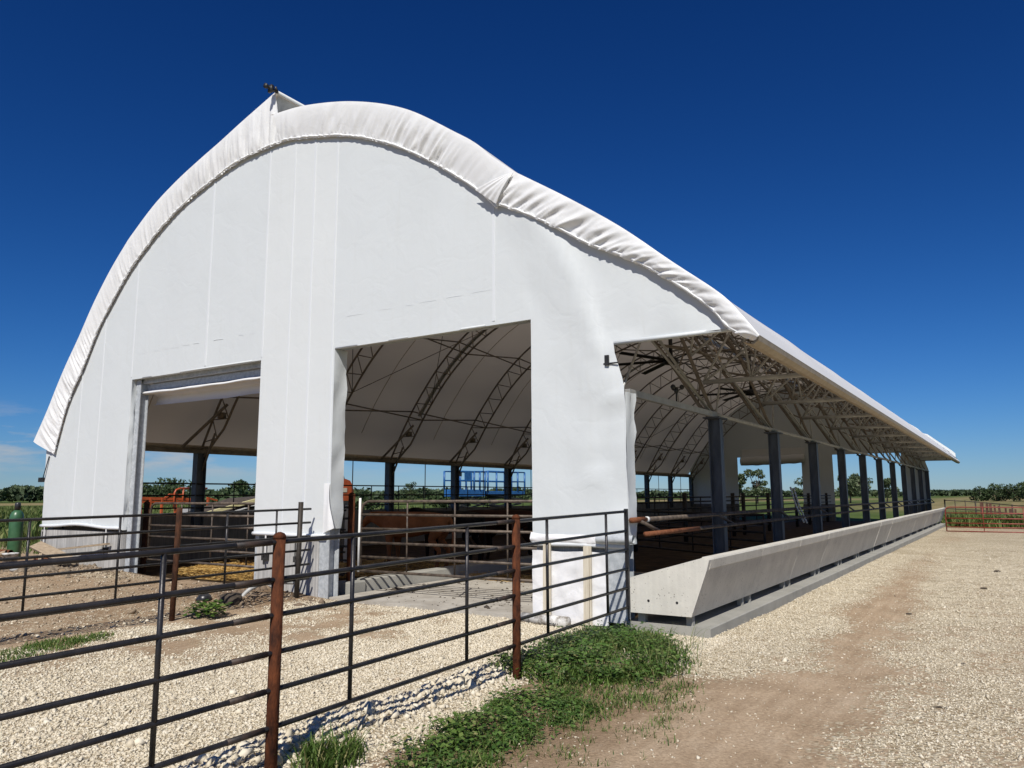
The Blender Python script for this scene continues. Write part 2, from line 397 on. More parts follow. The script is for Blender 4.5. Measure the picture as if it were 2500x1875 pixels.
def zone(x, y):
    """gravel / green / dry-field / manure-dark amounts at a place"""
    n1 = fbm(x*.8, y*.8, 21)-.5; n2 = fbm(x*2.6, y*2.6, 5)-.5
    # stone alley between the two front fences
    edge = -10.0+.35*n1
    alley = sm(edge-.25, edge+.35, x+.5*n2)*sm(-3.6, -4.15, x+.5*n2-.15*sm(6, 4, y))*sm(9.8, 9.3, y)
    brown = np.exp(-((x+8.5)/1.3)**2-((y-6.2)/2.2)**2)*1.1*(.5+1.4*(n1+.5))+.7*sm(.0, .18, n1)*sm(-4.8, -6.8, x)
    alley = np.clip(alley-brown*(.6+n2), 0, 1)
    # gravel by the bunk pad, and the right half of the drive
    bd = np.interp(y, [6, 7.3, 8.2, 9.5, 14, 27, 40, 46], [-3.3, -2.75, -1.9, -1.85, -2.25, -2.7, -2.95, -3.0])
    pad = sm(bd+.35, bd-.45, x+.7*n1+.6*n2)*sm(7.1, 7.7, y+.8*n2+.25*(x+3))*sm(-4.6, -4.0, x)
    rd = np.interp(y, [0, 5.4, 8.5, 12.5, 22, 33, 41], [-1.05, -1.15, -1.25, -1.5, -1.75, -1.8, -1.9])
    rr = np.interp(y, [5, 6.8, 8.2, 13.5, 22, 41], [-.0, -.05, -.12, .0, .1, .3])
    right = sm(rd-.35, rd+.55, x+.6*n1+.5*n2)*sm(rr+.9, rr-.1, x+.8*n1)*sm(44, 38, y)*.92
    right = right*np.clip(.85+1.2*n2, 0, 1)
    far = sm(12, 30, y)*sm(-4, -3.3, x)*sm(1.5, .4, x)*sm(47, 43, y)*.95*(.8+n1)
    left = sm(-9.9, -10.5, x)*sm(-23, -15, x)*sm(9.4, 7.5, y)*.22*(1+2*n2)
    left = left+.7*np.exp(-((x+15.6)/1.0)**2-((y-8.9)/.5)**2)
    grav = np.clip(alley+pad+right+far+left, 0, 1)
    d = np.hypot(x, y)
    green = np.clip(sm(-27, -33, x+3*n1)+sm(48, 52, y+2*n1)+sm(1.8, 4, x)+sm(-19, -21, x)*sm(13, 17, y), 0, 1)
    dry = sm(70, 110, d+15*n1)*(.55+.45*sm(-.25, .25, n1))*sm(-30, -10, x)+sm(190, 230, d)*sm(330, 300, d)*sm(-10, -60, x)
    soil = sm(-9.9, -10.6, x)*sm(12, 9.6, y)*.75*(.75+.9*n1)+.9*np.exp(-((x+10.9)/1.3)**2-((y-8.7)/.8)**2)
    soil = soil+.55*np.exp(-((x+3.3)/.8)**2-((y-5.4)/1.6)**2)*(.6+1.5*(n2+.3))+.45*np.exp(-((x+8.4)/1.1)**2-((y-6.)/1.8)**2)
    soil = soil*sm(2.5, 1.5, x)+.35*sm(-2.2, -2.9, x)*sm(8, 7, y)*sm(-5, -4, x)
    return grav, green, np.clip(dry, 0, 1), np.clip(soil, 0, 1)
gr, gn, dr, so_ = zone(V[:, 0], V[:, 1])
ground_me = bpy.data.meshes.new('ground')
ground_me.vertices.add(len(V)); ground_me.vertices.foreach_set('co', V.astype(np.float32).ravel())
ground_me.loops.add(F.size); ground_me.loops.foreach_set('vertex_index', F.astype(np.int32).ravel())
ground_me.polygons.add(len(F)); ground_me.polygons.foreach_set('loop_start', np.arange(0, F.size, 4, dtype=np.int32))
ground_me.polygons.foreach_set('loop_total', np.full(len(F), 4, dtype=np.int32))
ground_me.update(calc_edges=True)
ground_me.polygons.foreach_set('use_smooth', [True]*len(F))
ca = ground_me.color_attributes.new('zone', 'FLOAT_COLOR', 'POINT')
ca.data.foreach_set('color', np.stack([gr, gn, dr, so_], 1).astype(np.float32).ravel())

def ground_mat():
    m, nt, b, o = new_mat('gravel_dirt_ground'); Lk = nt.links.new
    v = coords(nt)
    at = nt.nodes.new('ShaderNodeAttribute'); at.attribute_name = 'zone'
    sp = nt.nodes.new('ShaderNodeSeparateColor'); Lk(at.outputs['Color'], sp.inputs['Color'])
    # dirt
    n = N(nt, 'ShaderNodeTexNoise', Scale=1.1, Detail=9., Roughness=.68); Lk(v, n.inputs['Vector'])
    dirt = ramp(nt, n.outputs['Fac'], [(.28, (.35, .26, .17)), (.5, (.46, .35, .235)), (.72, (.54, .43, .305))])
    nf = N(nt, 'ShaderNodeTexNoise', Scale=38., Detail=5., Roughness=.7); Lk(v, nf.inputs['Vector'])
    tw = nt.nodes.new('ShaderNodeMapping'); tw.inputs['Scale'].default_value = (7., .45, 1.); tw.inputs['Rotation'].default_value = (0, 0, -.02); Lk(v, tw.inputs['Vector'])
    tn = N(nt, 'ShaderNodeTexNoise', Scale=1.3, Detail=6., Roughness=.6); Lk(tw.outputs['Vector'], tn.inputs['Vector'])
    trk = ramp(nt, tn.outputs['Fac'], [(.35, (.86, .83, .80)), (.65, (1.07, 1.07, 1.07))])
    fine = ramp(nt, nf.outputs['Fac'], [(.3, (.70, .68, .66)), (.6, (1.1, 1.1, 1.1))])
    dm = N(nt, 'ShaderNodeMixRGB', blend_type='MULTIPLY', Fac=1.); Lk(dirt.outputs['Color'], dm.inputs[1]); Lk(fine.outputs['Color'], dm.inputs[2])
    ds = N(nt, 'ShaderNodeMixRGB', blend_type='MULTIPLY'); ds.inputs[2].default_value = (.52, .47, .42, 1); Lk(at.outputs['Alpha'], ds.inputs['Fac']); dt = N(nt, 'ShaderNodeMixRGB', blend_type='MULTIPLY', Fac=1.); Lk(dm.outputs['Color'], dt.inputs[1]); Lk(trk.outputs['Color'], dt.inputs[2]); Lk(dt.outputs['Color'], ds.inputs[1]); dm = ds
    # crushed stone: two voronoi sizes
    vo = N(nt, 'ShaderNodeTexVoronoi', Scale=30.); Lk(v, vo.inputs['Vector'])
    sc = nt.nodes.new('ShaderNodeSeparateColor'); Lk(vo.outputs['Color'], sc.inputs['Color'])
    st = ramp(nt, sc.outputs['Red'], [(0., (.46, .385, .27)), (.35, (.61, .54, .40)), (.8, (.70, .63, .48)), (1., (.75, .69, .55))])
    gap = ramp(nt, vo.outputs['Distance'], [(.35, (1, 1, 1)), (.75, (.60, .55, .48))])
    sm_ = N(nt, 'ShaderNodeMixRGB', blend_type='MULTIPLY', Fac=1.); Lk(st.outputs['Color'], sm_.inputs[1]); Lk(gap.outputs['Color'], sm_.inputs[2])
    big = N(nt, 'ShaderNodeTexNoise', Scale=.7, Detail=4.); Lk(v, big.inputs['Vector'])
    bg = ramp(nt, big.outputs['Fac'], [(.3, (.86, .84, .80)), (.7, (1.03, 1.02, 1.0))])
    sm2 = N(nt, 'ShaderNodeMixRGB', blend_type='MULTIPLY', Fac=1.); Lk(sm_.outputs['Color'], sm2.inputs[1]); Lk(bg.outputs['Color'], sm2.inputs[2])
    # stones break up the edge: threshold on zone + cell value
    ad = N(nt, 'ShaderNodeMath', operation='ADD'); Lk(sp.outputs['Red'], ad.inputs[0])
    sg = N(nt, 'ShaderNodeMath', operation='MULTIPLY_ADD'); sg.inputs[1].default_value = .8; sg.inputs[2].default_value = -.4
    Lk(sc.outputs['Green'], sg.inputs[0]); Lk(sg.outputs[0], ad.inputs[1])
    gt = ramp(nt, ad.outputs[0], [(.36, (0, 0, 0)), (.62, (1, 1, 1))])
    mx = N(nt, 'ShaderNodeMixRGB'); Lk(gt.outputs['Color'], mx.inputs['Fac']); Lk(dm.outputs['Color'], mx.inputs[1]); Lk(sm2.outputs['Color'], mx.inputs[2])
    # green cover and dry field
    ng = N(nt, 'ShaderNodeTexNoise', Scale=.35, Detail=8., Roughness=.7); Lk(v, ng.inputs['Vector'])
    grn = ramp(nt, ng.outputs['Fac'], [(.3, (.045, .075, .018)), (.55, (.085, .12, .03)), (.75, (.15, .17, .055))])
    mg = N(nt, 'ShaderNodeMixRGB'); Lk(sp.outputs['Green'], mg.inputs['Fac']); Lk(mx.outputs['Color'], mg.inputs[1]); Lk(grn.outputs['Color'], mg.inputs[2])
    dry = ramp(nt, ng.outputs['Fac'], [(.35, (.20, .165, .075)), (.7, (.31, .245, .125))])
    md = N(nt, 'ShaderNodeMixRGB'); Lk(sp.outputs['Blue'], md.inputs['Fac']); Lk(mg.outputs['Color'], md.inputs[1]); Lk(dry.outputs['Color'], md.inputs[2])
    Lk(md.outputs['Color'], b.inputs['Base Color'])
    b.inputs['Roughness'].default_value = .95; b.inputs['Specular IOR Level'].default_value = .1
    # bump: cells where stones lie, fine noise elsewhere
    inv = N(nt, 'ShaderNodeMath', operation='MULTIPLY'); Lk(vo.outputs['Distance'], inv.inputs[0]); Lk(gt.outputs['Color'], inv.inputs[1])
    sb = N(nt, 'ShaderNodeMath', operation='MULTIPLY_ADD'); sb.inputs[1].default_value = -1.2; Lk(inv.outputs[0], sb.inputs[0]); Lk(nf.outputs['Fac'], sb.inputs[2])
    bp = N(nt, 'ShaderNodeBump', Strength=.9, Distance=.02); Lk(sb.outputs[0], bp.inputs['Height'])
    Lk(bp.outputs['Normal'], b.inputs['Normal'])
    return m
ground_me.materials.append(ground_mat())
ground = bpy.data.objects.new('ground', ground_me); COL.objects.link(ground); kind(ground, 'structure')

# loose stones as geometry where the camera can see them singly
def scatter_stones(name, n, xr, yr, size, dens, seed, lift=0., m='stone'):
    g = np.random.default_rng(seed)
    x = g.uniform(*xr, n); y = g.uniform(*yr, n)
    p = dens(x, y); keep = g.random(n) < p
    x, y = x[keep], y[keep]; n = len(x)
    z = height(x, y)
    base = np.array([[1, 0, 0], [-1, 0, 0], [0, 1, 0], [0, -1, 0], [0, 0, 1], [0, 0, -1]], float)
    fc = np.array([[0, 2, 4], [2, 1, 4], [1, 3, 4], [3, 0, 4], [2, 0, 5], [1, 2, 5], [3, 1, 5], [0, 3, 5]])
    v = base[None]*g.uniform(.6, 1.25, (n, 6, 1)) + g.normal(0, .22, (n, 6, 3))
    s = size*np.exp(g.normal(0, .42, n)); sc = np.stack([s*g.uniform(.8, 1.3, n), s*g.uniform(.6, 1., n), s*g.uniform(.4, .75, n)], 1)
    v = v*sc[:, None]
    a = g.uniform(0, 6.28, n); c_, s_ = np.cos(a), np.sin(a); t = g.normal(0, .35, n); ct, st = np.cos(t), np.sin(t)
    vx, vy, vz = v[..., 0], v[..., 1], v[..., 2]
    vx, vz = vx*ct[:, None]-vz*st[:, None], vx*st[:, None]+vz*ct[:, None]
    vx, vy = vx*c_[:, None]-vy*s_[:, None], vx*s_[:, None]+vy*c_[:, None]
    P = np.stack([vx+x[:, None], vy+y[:, None], vz+(z+sc[:, 2]*.35+lift)[:, None]], 2)
    Fc = (fc[None]+np.arange(n)[:, None, None]*6).reshape(-1, 3)
    o = np_mesh(name, P.reshape(-1, 3), Fc, m)
    return o
def d_alley(x, y):
    g_ = zone(x, y)[0]; return np.where(inside(x, y), 0, np.clip((g_-.25)*1.4, 0, 1)*.95+.012)
st1 = scatter_stones('gravel', 330000, (-12.5, -3.0), (1.2, 9.6), .0098, d_alley, 3)
kind(st1, 'stuff', 'loose white limestone gravel covering the yard between the two front fences', 'gravel')
st2 = scatter_stones('gravel', 420000, (-4.6, 1.2), (4.2, 34.), .0076, lambda x, y: sm(34, 13, y)*np.where(x < -3.3, np.where(y > 9.3, 0, 1), 1)*np.clip((zone(x, y)[0]-.25)*1.3, 0, 1)*np.where((x < -4.0), 0, 1)+.04*(x > -3.2), 4)
kind(st2, 'stuff', 'pale crushed stone along the feed bunk pad and over the drive', 'gravel')
st4 = scatter_stones('gravel', 14000, (-4.8, -4.0), (1.5, 7.4), .021, lambda x, y: np.exp(-((x+4.36)/.2)**2)*.8, 6)
kind(st4, 'stuff', 'ridge of coarser gravel raked up under the near fence', 'gravel')
st3 = scatter_stones('gravel', 26000, (-23, -10.2), (2.5, 9.4), .02, lambda x, y: np.clip(zone(x, y)[0]*1.1, 0, 1)*.7+.05, 5, m='stonebrown')
kind(st3, 'stuff', 'scattered brownish stones on the bare dirt left of the middle fence', 'gravel')

# ------------------------------------------------------------------ concrete and floor
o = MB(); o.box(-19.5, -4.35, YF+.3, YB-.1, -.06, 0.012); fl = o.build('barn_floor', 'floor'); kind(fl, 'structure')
o = MB(); o.box(-9.93, -5.7, 9.5, 13.6, -.10, .05); ap = o.build('concrete_apron', mat('dusty_apron_concrete', (.33, .30, .25), (.46, .43, .37), .95, 0, 3., .4, 30.)); kind(ap, 'structure')
o = MB(); o.prism([(-4.36, -.15), (-3.23, -.15), (-3.23, .125), (-3.25, .135), (-4.36, .135)], 'y', 9.37, 48.9); pad = o.build('concrete_pad', 'concpad'); kind(pad, 'structure')
# kerb beside the right doorway and the footing of its post
o = MB(); o.prism([(-10.34, -.05), (-9.98, -.05), (-10.03, .24), (-10.06, .26), (-10.3, .26), (-10.34, .24)], 'y', 10.45, 17.0)
kb = o.build('concrete_kerb', 'concpad'); kind(kb, 'structure')

# ------------------------------------------------------------------ barn
LP = [(-20.08, 3.12), (-19.57, 3.81), (-19.16, 4.44), (-18.8, 4.95), (-18.34, 5.53), (-17.8, 6.27), (-17.2, 6.95), (-16.66, 7.45), (-16.36, 7.69), (-15.55, 8.22), (-14.76, 8.59), (-14.0, 8.87), (-13.28, 9.11), (-12.61, 9.35), (-11.59, 9.69)]
RP = [(-11.72, 9.24), (-11.63, 9.23), (-10.7, 9.14), (-9.44, 8.84), (-8.2, 8.33), (-7.08, 7.58), (-6.69, 7.29), (-6.41, 7.02), (-5.98, 6.65)]
EP = [(-5.98, 6.65), (-5.04, 6.01), (-4.23, 5.41), (-3.51, 4.79), (-2.96, 4.33), (-2.75, 4.11), (-2.57, 3.87), (-2.43, 3.67)]
HP = [(-19.22, 2.78), (-19.13, 3.08), (-18.77, 3.97), (-18.21, 4.76), (-17.66, 5.63), (-17.11, 6.25), (-16.51, 6.86), (-15.86, 7.33), (-15.48, 7.58), (-14.70, 7.98), (-13.82, 8.28), (-12.97, 8.51), (-12.28, 8.60), (-11.61, 8.64), (-11.01, 8.57), (-9.91, 8.32), (-9.06, 8.02), (-8.36, 7.67), (-7.70, 7.26), (-7.08, 6.81), (-6.64, 6.45), (-6.36, 6.15)]
HE = [(-6.31, 6.20), (-5.74, 5.89), (-5.24, 5.58), (-4.76, 5.26), (-4.11, 4.91), (-3.71, 4.64), (-3.32, 4.33), (-3.02, 4.06), (-2.82, 3.80)]
YE = 9.27

barn = thing('fabric_barn', 'long white fabric-covered hoop barn with two open doorways and an open right side', 'barn', (-12., YF, 0))

def cover(name, prof, y0, y1, sag, tail=None):
    P = smooth_path(prof, .22)
    if tail: P = np.r_[P, np.array(tail)]
    ys = [y0]
    i = 0
    while ys[-1] < y1-1e-6:
        ys.append(min(ys[-1]+BAY/6, y1))
    ys = np.array(ys)
    n, k = len(P), len(ys)
    T = np.gradient(P, axis=0); T /= np.linalg.norm(T, axis=1)[:, None]
    nrm = np.stack([-T[:, 1], T[:, 0]], 1)          # outward for paths running left to right
    mb = MB(); vs = []
    for y in ys:
        ph = (y-YF)/BAY; s = -sag*abs(math.sin(math.pi*ph)) if y > YF else 0
        for j in range(n):
            e = min(1, j/4, (n-1-j)/4)
            vs.append((P[j, 0]+nrm[j, 0]*s*e - .0035*max(0, y-9)*max(0, (P[j, 0]+5.93)/3.5), y, P[j, 1]+nrm[j, 1]*s*e))
    fs = [(a*n+j, a*n+j+1, (a+1)*n+j+1, (a+1)*n+j) for a in range(k-1) for j in range(n-1)]
    mb.add(vs, fs)
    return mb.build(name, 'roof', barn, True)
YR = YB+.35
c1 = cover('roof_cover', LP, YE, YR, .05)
c2 = cover('roof_cover', RP, YE, YR, .05)
c3 = cover('roof_cover', EP, YE, YR, .06)
o = MB()
ys = np.linspace(YE, YR, 40)
vs = []
for y in ys:
    q = -.0035*max(0, y-9)
    vs += [(-2.43+q, y, 3.675), (-2.445+q, y, 3.61), (-2.51+q, y, 3.565), (-2.64+q, y, 3.61)]
o.add(vs, [(i*4+j, i*4+j+1, i*4+j+5, i*4+j+4) for i in range(39) for j in range(3)])
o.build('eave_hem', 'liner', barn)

def skirt(name, top, hem, yt, yh, seed, amp=.045, freq=5.5):
    A = smooth_path(top, .02); n = len(A)
    Hh = smooth_path(hem, .02)
    q = np.linspace(0, 1, n); qh = np.linspace(0, 1, len(Hh))
    B = np.stack([np.interp(q, qh, Hh[:, j]) for j in (0, 1)], 1)
    rows = 18
    s = np.arange(n)*.02
    slow = sm(.30, .62, fbm(s*.55, s*0, seed+9, 3))
    vs = []
    for i in range(rows):
        t = i/(rows-1)
        sk = s+.34*t+.12*np.sin(s*.9+seed)
        r1 = 1-2*np.abs(vnoise(sk*freq, s*0+t*.5, seed)-.5)*1.6      # sharp-crested pleats
        r2 = 1-2*np.abs(vnoise(sk*freq*2.1+3, s*0+t*1.1, seed+5)-.5)*1.6
        fold = (r1-.4)+.75*(r2-.4)+.35*(1-2*np.abs(vnoise(sk*freq*4.1, s*0+t*2., seed+7)-.5)*1.6-.4)*slow
        gath = .012*np.sin(s*52+3*np.sin(s*7))*sm(.86, .97, t)
        d = amp*fold*(min(1, t*1.6)**1.1)*(.22+slow)*(1-.45*sm(.9, 1., t))+gath+.022*math.sin(math.pi*t**.7)
        x = A[:, 0]+(B[:, 0]-A[:, 0])*t; z = A[:, 1]+(B[:, 1]-A[:, 1])*t
        y = yt+(yh-yt)*t-d
        rag = (.018*(vnoise(s*11, s*0, seed+2)-.5)*sm(.85, 1., t))
        vs += list(zip(x, y, z+rag))
    mb = MB(); mb.add(vs, [(i*n+j, (i+1)*n+j, (i+1)*n+j+1, i*n+j+1) for i in range(rows-1) for j in range(n-1)])
    ob = mb.build(name, 'skirt', barn, True)
    # gathered hem with the draw cord inside
    hb = MB(); pts = []; rr = []
    for j in range(0, n, 2):
        w = vnoise(np.array([s[j]*13]), np.array([0.]), seed+3)[0]
        pts.append((B[j, 0], yh-.008-.012*w, B[j, 1]+.03+.012*w)); rr.append(.010+.015*w)
    hb.tube(pts, rr, 7)
    hb.build('hem', 'skirt', ob, True)
    return ob
hl = [p for p in HP if p[0] < -11.65]+[(-11.45, 8.63)]
hr = [(-11.47, 8.63)]+[p for p in HP if p[0] > -11.2]
skirt('valance', LP, hl, YE, 9.37, 3, .030, 8.)
skirt('valance', RP[1:], hr, YE, 9.37, 8, .030, 8.)
skirt('valance', EP, HE+[(-2.52, 3.62)], YE, 9.345, 15, .034, 5.5)
# bunched corner where the two hems meet
o = MB(); vs = []; n1, n2 = 15, 33
for i in range(n1):
    r_ = i/(n1-1)
    for j in range(n2):
        u = j/(n2-1); hx = -6.72+.40*u; hz = 6.53-.32*u
        ed = math.sin(math.pi*min(1, max(0, u)))**.5
        dd = r_*ed*(.016*(1-2*abs((u*4.3+.35*r_+.3*noise.noise((u*2, 3, 1))) % 1-.5))+.016*noise.noise((u*5, r_*2, 1)))
        vs.append((-5.97+(hx+5.97)*r_, YE-.03+.055*r_-dd-.035*math.sin(math.pi*r_)-.01, 6.63+(hz-6.63)*r_))
o.add(vs, [(i*n2+j, (i+1)*n2+j, (i+1)*n2+j+1, i*n2+j+1) for i in range(n1-1) for j in range(n2-1)])
o.build('gathered_corner', 'skirt', barn, True)

# gable walls: a fabric sheet with openings, in small cells so it can pucker
def top_of(x):
    return lerp(HP, x)+.16 if x < -6.33 else lerp(HE, x)+.12
AZ = [(2.8, -4.86, -4.42), (3.66, -5.26, -4.6), (4.14, -5.48, -4.77), (4.69, -5.76, -4.98), (5.4, -6.08, -5.34), (6.0, -6.42, -5.72)]
def arch_fold(x, z):
    if z < 2.8 or z > 6.3: return 0.
    a = lerp([(q[0], q[1]) for q in AZ], z); b = lerp([(q[0], q[2]) for q in AZ], z)
    u = (x-a)/(b-a)
    if u < -.25 or u > 1.5: return 0.
    return .055*(u if 0 <= u <= 1 else 0 if u < 0 else max(0, 1-(u-1)/.35))*min(1, (z-2.8)/.8)
def roof_of(x):
    return (lerp(LP, x) if x < -11.9 else lerp(RP, x) if x < -5.93 else lerp(EP, x))+.05
def gable(name, yf, out, bottom=1.05, back=False):
    top = roof_of if back else top_of
    xs = sorted(set([-19.66, -16.2, -11.86, -9.88, -5.79, -4.45, -4.3, -2.78] + [round(x, 3) for x in np.arange(-19.5, -2.8, .11)]))
    xs = [x for i, x in enumerate(xs) if i == 0 or x in (-16.2, -11.86, -9.88, -5.79, -4.45, -4.3, -2.78) or min(abs(x-q) for q in (-16.2, -11.86, -9.88, -5.79, -4.45, -4.3, -2.78)) > .03]
    zs = sorted(set([bottom, 3.14, 3.83, 4.34] + [round(z, 3) for z in np.arange(bottom, 10., .12)]))
    zs = [z for z in zs if z in (bottom, 3.14, 3.83, 4.34) or min(abs(z-q) for q in (3.14, 3.83, 4.34)) > .03]
    def hole(xm, zm):
        if -16.2 < xm < -11.86 and zm < 4.34: return True
        if -9.88 < xm < -5.79 and zm < 4.34: return True
        if xm > -4.3 and zm < 3.83: return True
        return False
    idx = {}; vs = []; fs = []
    def vert(i, j):
        x = xs[i]; z = min(zs[j], top(x)); key = (i, round(z, 4))
        if key not in idx:
            # pucker: vertical tension folds, stronger near the hem and the corners
            e = max(0, 1-(z-bottom)/1.2)
            d = .006*(noise.noise((x*1.1, z*.5, 3.)))+.014*e*e*noise.noise((x*4.5+z*.8, z*.9, 7.))
            if x > -5.9 : d += .012*noise.noise((x*3.+z, z*1.7, 2.))
            if not back: d += arch_fold(x, z)
            if x > -4.95 and z < 3.9: d += .034*noise.noise((x*2.5, z*4.2-x*1.5, 5.))
            xx = x
            if -4.75 < x <= -4.29 and z > 3.1: xx = x-.15*sm(3.1, 3.83, z)*(x+4.75)/.45
            if x < -19.5: xx = x-.05*sm(1., 2.7, z)+.02*noise.noise((0, z*4, 1))
            zz = z
            if abs(z-bottom) < 1e-6: zz = z+.03*noise.noise((x*.8, 0, 4))+(.05*math.exp(-((x+17.8)/1.2)**2))
            idx[key] = len(vs); vs.append((xx, yf+out*d, zz))
        return idx[key]
    for i in range(len(xs)-1):
        for j in range(len(zs)-1):
            xm = (xs[i]+xs[i+1])/2; zm = (zs[j]+zs[j+1])/2
            t0, t1 = top(xs[i]), top(xs[i+1])
            if zs[j] >= max(t0, t1): continue
            if hole(xm, zm): continue
            q = []
            for a, b in ((i, j), (i+1, j), (i+1, j+1), (i, j+1)):
                k = vert(a, b)
                if k not in q: q.append(k)
            if len(q) > 2: fs.append(tuple(q))
    mb = MB(); mb.add(vs, fs); return mb.build(name, 'fabric', barn, True)
gf = gable('gable_wall', YF, -1)
gb = gable('gable_wall', YB, 1, 1.05, True)

# welded seams and double-layer bands of the front sheet
def strip(mb, pts, w, t=.009, y=YF, d=(1, 0)):
    P = np.array(pts, float); T = np.gradient(P, axis=0); T /= np.linalg.norm(T, axis=1)[:, None]; Nn = np.stack([-T[:, 1], T[:, 0]], 1)
    n = len(P); vs = []
    for off, yy in ((-w/2, y+.012), (-w/2+.01, y-t), (w/2-.01, y-t), (w/2, y+.012)):
        vs += [(P[j, 0]+Nn[j, 0]*off, yy, P[j, 1]+Nn[j, 1]*off) for j in range(n)]
    mb.add(vs, [(a*n+j, a*n+j+1, (a+1)*n+j+1, (a+1)*n+j) for a in range(3) for j in range(n-1)])
o = MB()
def vline(x, z0, z1, w=.05, lean=0.):
    zz = np.arange(z0, z1, .25); strip(o, [(x+lean*(z-z0)+.006*noise.noise((x, z*1.5, 0)), z) for z in list(zz)+[z1]], w)
for x, z0, w in ((-18.3, 1.1, .035), (-17.45, 1.1, .035), (-16.24, 4.4, .05), (-13.6, 4.4, .06), (-11.84, 4.4, .05), (-11.1, 1.1, .045), (-10.55, 1.1, .06), (-9.95, 1.25, .05), (-6.46, 4.4, .06)):
    z1 = top_of(x)-.1 if x < -6.4 else (3.6 if x < -5.5 else 2.6)
    vline(x, z0, z1, w)
for x0, x1 in ((-16.0, -12.1), (-9.6, -6.0)):      # broken puckers along the header pocket
    x = x0
    while x < x1:
        w_ = rnd.uniform(.12, .45); k_ = rnd.uniform(-.01, .01)
        strip(o, [(x+w_*q, 4.90+k_+.004*math.sin(q*5)) for q in (0, .25, .5, .75, 1.)], .016, .004); x += w_+rnd.uniform(.08, .5)
A1 = smooth_path([(-6.42, 6.0), (-6.05, 5.35), (-5.76, 4.69), (-5.5, 4.2), (-5.26, 3.66), (-5.05, 3.2), (-4.87, 2.83)], .2)
A2 = smooth_path([(-6.2, 6.25), (-5.67, 5.89), (-5.4, 5.5), (-5.13, 5.01), (-4.94, 4.6), (-4.77, 4.14), (-4.6, 3.66)], .2)
o.build('seam', 'seam', gf)

# returns that wrap the sheet round the door posts
o = MB()
def ret(x, y0, y1, z0, z1):
    zz = np.linspace(z0, z1, 24); vs = []
    for k in range(4):
        y = y0+(y1-y0)*k/3
        vs += [(x+.05*noise.noise((x, y*9, z*3.5+y*4))*(k > 0), y, z) for z in zz]
    o.add(vs, [(a*24+j, a*24+j+1, (a+1)*24+j+1, (a+1)*24+j) for a in range(3) for j in range(23)])
ret(-9.88, YF, YF+.30, 1.2, 4.34); ret(-16.2, YF, YF+.12, 1.05, 4.34); ret(-4.3, YF, YF+.28, 1.1, 3.14); ret(-5.79, YF, YF+.15, 1.1, 4.34); ret(-11.86, YF, YF+.15, 1.05, 4.34)
o.prism([(YF, 4.342), (YF+.16, 4.35), (YF+.16, 4.38), (YF, 4.37)], 'x', -16.2, -11.86)
o.prism([(YF, 4.342), (YF+.16, 4.35), (YF+.16, 4.38), (YF, 4.37)], 'x', -9.88, -5.79)
o.prism([(YF-.012, 3.80), (YF+.1, 3.81), (YF+.1, 3.86), (YF-.012, 3.85)], 'x', -4.45, -2.8)
o.build('wrapped_edge', 'fabric', gf, True)
# bottom pockets: the doubled lower edge carrying the pull-down pipe
for x0, x1 in ((-19.63, -16.25), (-11.84, -9.95), (-5.77, -4.32)):
    xx = np.linspace(x0, x1, 24); o = MB()
    o.tube([(x, YF-.03, 1.05+.035+.03*noise.noise((x*.8, 0, 4))+(.05*math.exp(-((x+17.8)/1.2)**2))) for x in xx], .034, 8)
    o.build('hem_pocket', 'seam', gf, True)
# loose flap at the right corner of the middle panel
o = MB(); vs = []
for i in range(13):
    t = i/12
    for k in range(8):
        u = k/7
        vs.append((-10.02+(.14+.17*t*t)*u, YF-.022-.05*t*u-.025*math.sin(u*7+t*5)*t*u, 1.98-.86*t+.10*u*t*t))
o.add(vs, [(i*8+j, i*8+j+1, (i+1)*8+j+1, (i+1)*8+j) for i in range(12) for j in range(7)])
o.build('loose_flap', 'skirt', gf, True)
# strap slit near the right shoulder
o = MB(); o.box(-4.60, -4.38, YF-.035, YF-.025, 3.535, 3.555); o.box(-4.57, -4.51, YF-.06, YF-.03, 3.52, 3.66)
o.build('strap_buckle', 'bracket', gf)

# concrete piers under the gable
o = MB(); o.box(-19.66, -16.22, YF+.01, YF+.22, -.3, 1.0)
for z in (.55,): pass
o.build('gable_pier', 'concwall', barn)
o = MB(); o.box(-11.76, -10.14, YF+.01, YF+.22, -.3, .98); o.build('gable_pier', 'concwall', barn)
o = MB(); o.box(-5.76, -4.62, YF+.06, YF+.26, -.3, 1.15); o.build('gable_pier', 'concwall', barn)
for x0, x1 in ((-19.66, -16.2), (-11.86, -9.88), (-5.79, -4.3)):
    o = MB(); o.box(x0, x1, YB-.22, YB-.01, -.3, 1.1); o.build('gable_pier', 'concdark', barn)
o = MB(); o.box(-5.75, -4.3, YF-.02, YF+.3, -.2, .09); o.build('pier_footing', 'concpad', barn)

# steel door posts
for x, y, w, d in ((-16.10, YF+.2, .16, .2), (-11.80, YF+.12, .10, .16), (-10.03, YF+.15, .24, .24), (-5.72, YF+.24, .12, .16)):
    o = MB(); o.ibeam(x, y, -.2, 4.36, w, d, .016); o.build('door_post', 'galv', barn)
o = MB(); o.box(-16.2, -11.86, YF+.17, YF+.27, 4.26, 4.36); o.box(-16.2, -11.86, YF+.28, YF+.34, 4.10, 4.24)
o.build('door_header', 'galv', barn)
o = MB(); o.box(-9.88, -5.79, YF+.17, YF+.27, 4.36, 4.48); o.build('door_header', 'galv', barn)
o = MB(); o.ibeam(-4.47, YF+.10, -.1, 1.16, .26, .24, .02); o.build('corner_post', 'galv', barn)
o = MB(); o.ibeam(-4.47, YF+.25, 1.16, 3.12, .2, .26, .016); o.build('corner_post', 'galv', barn)

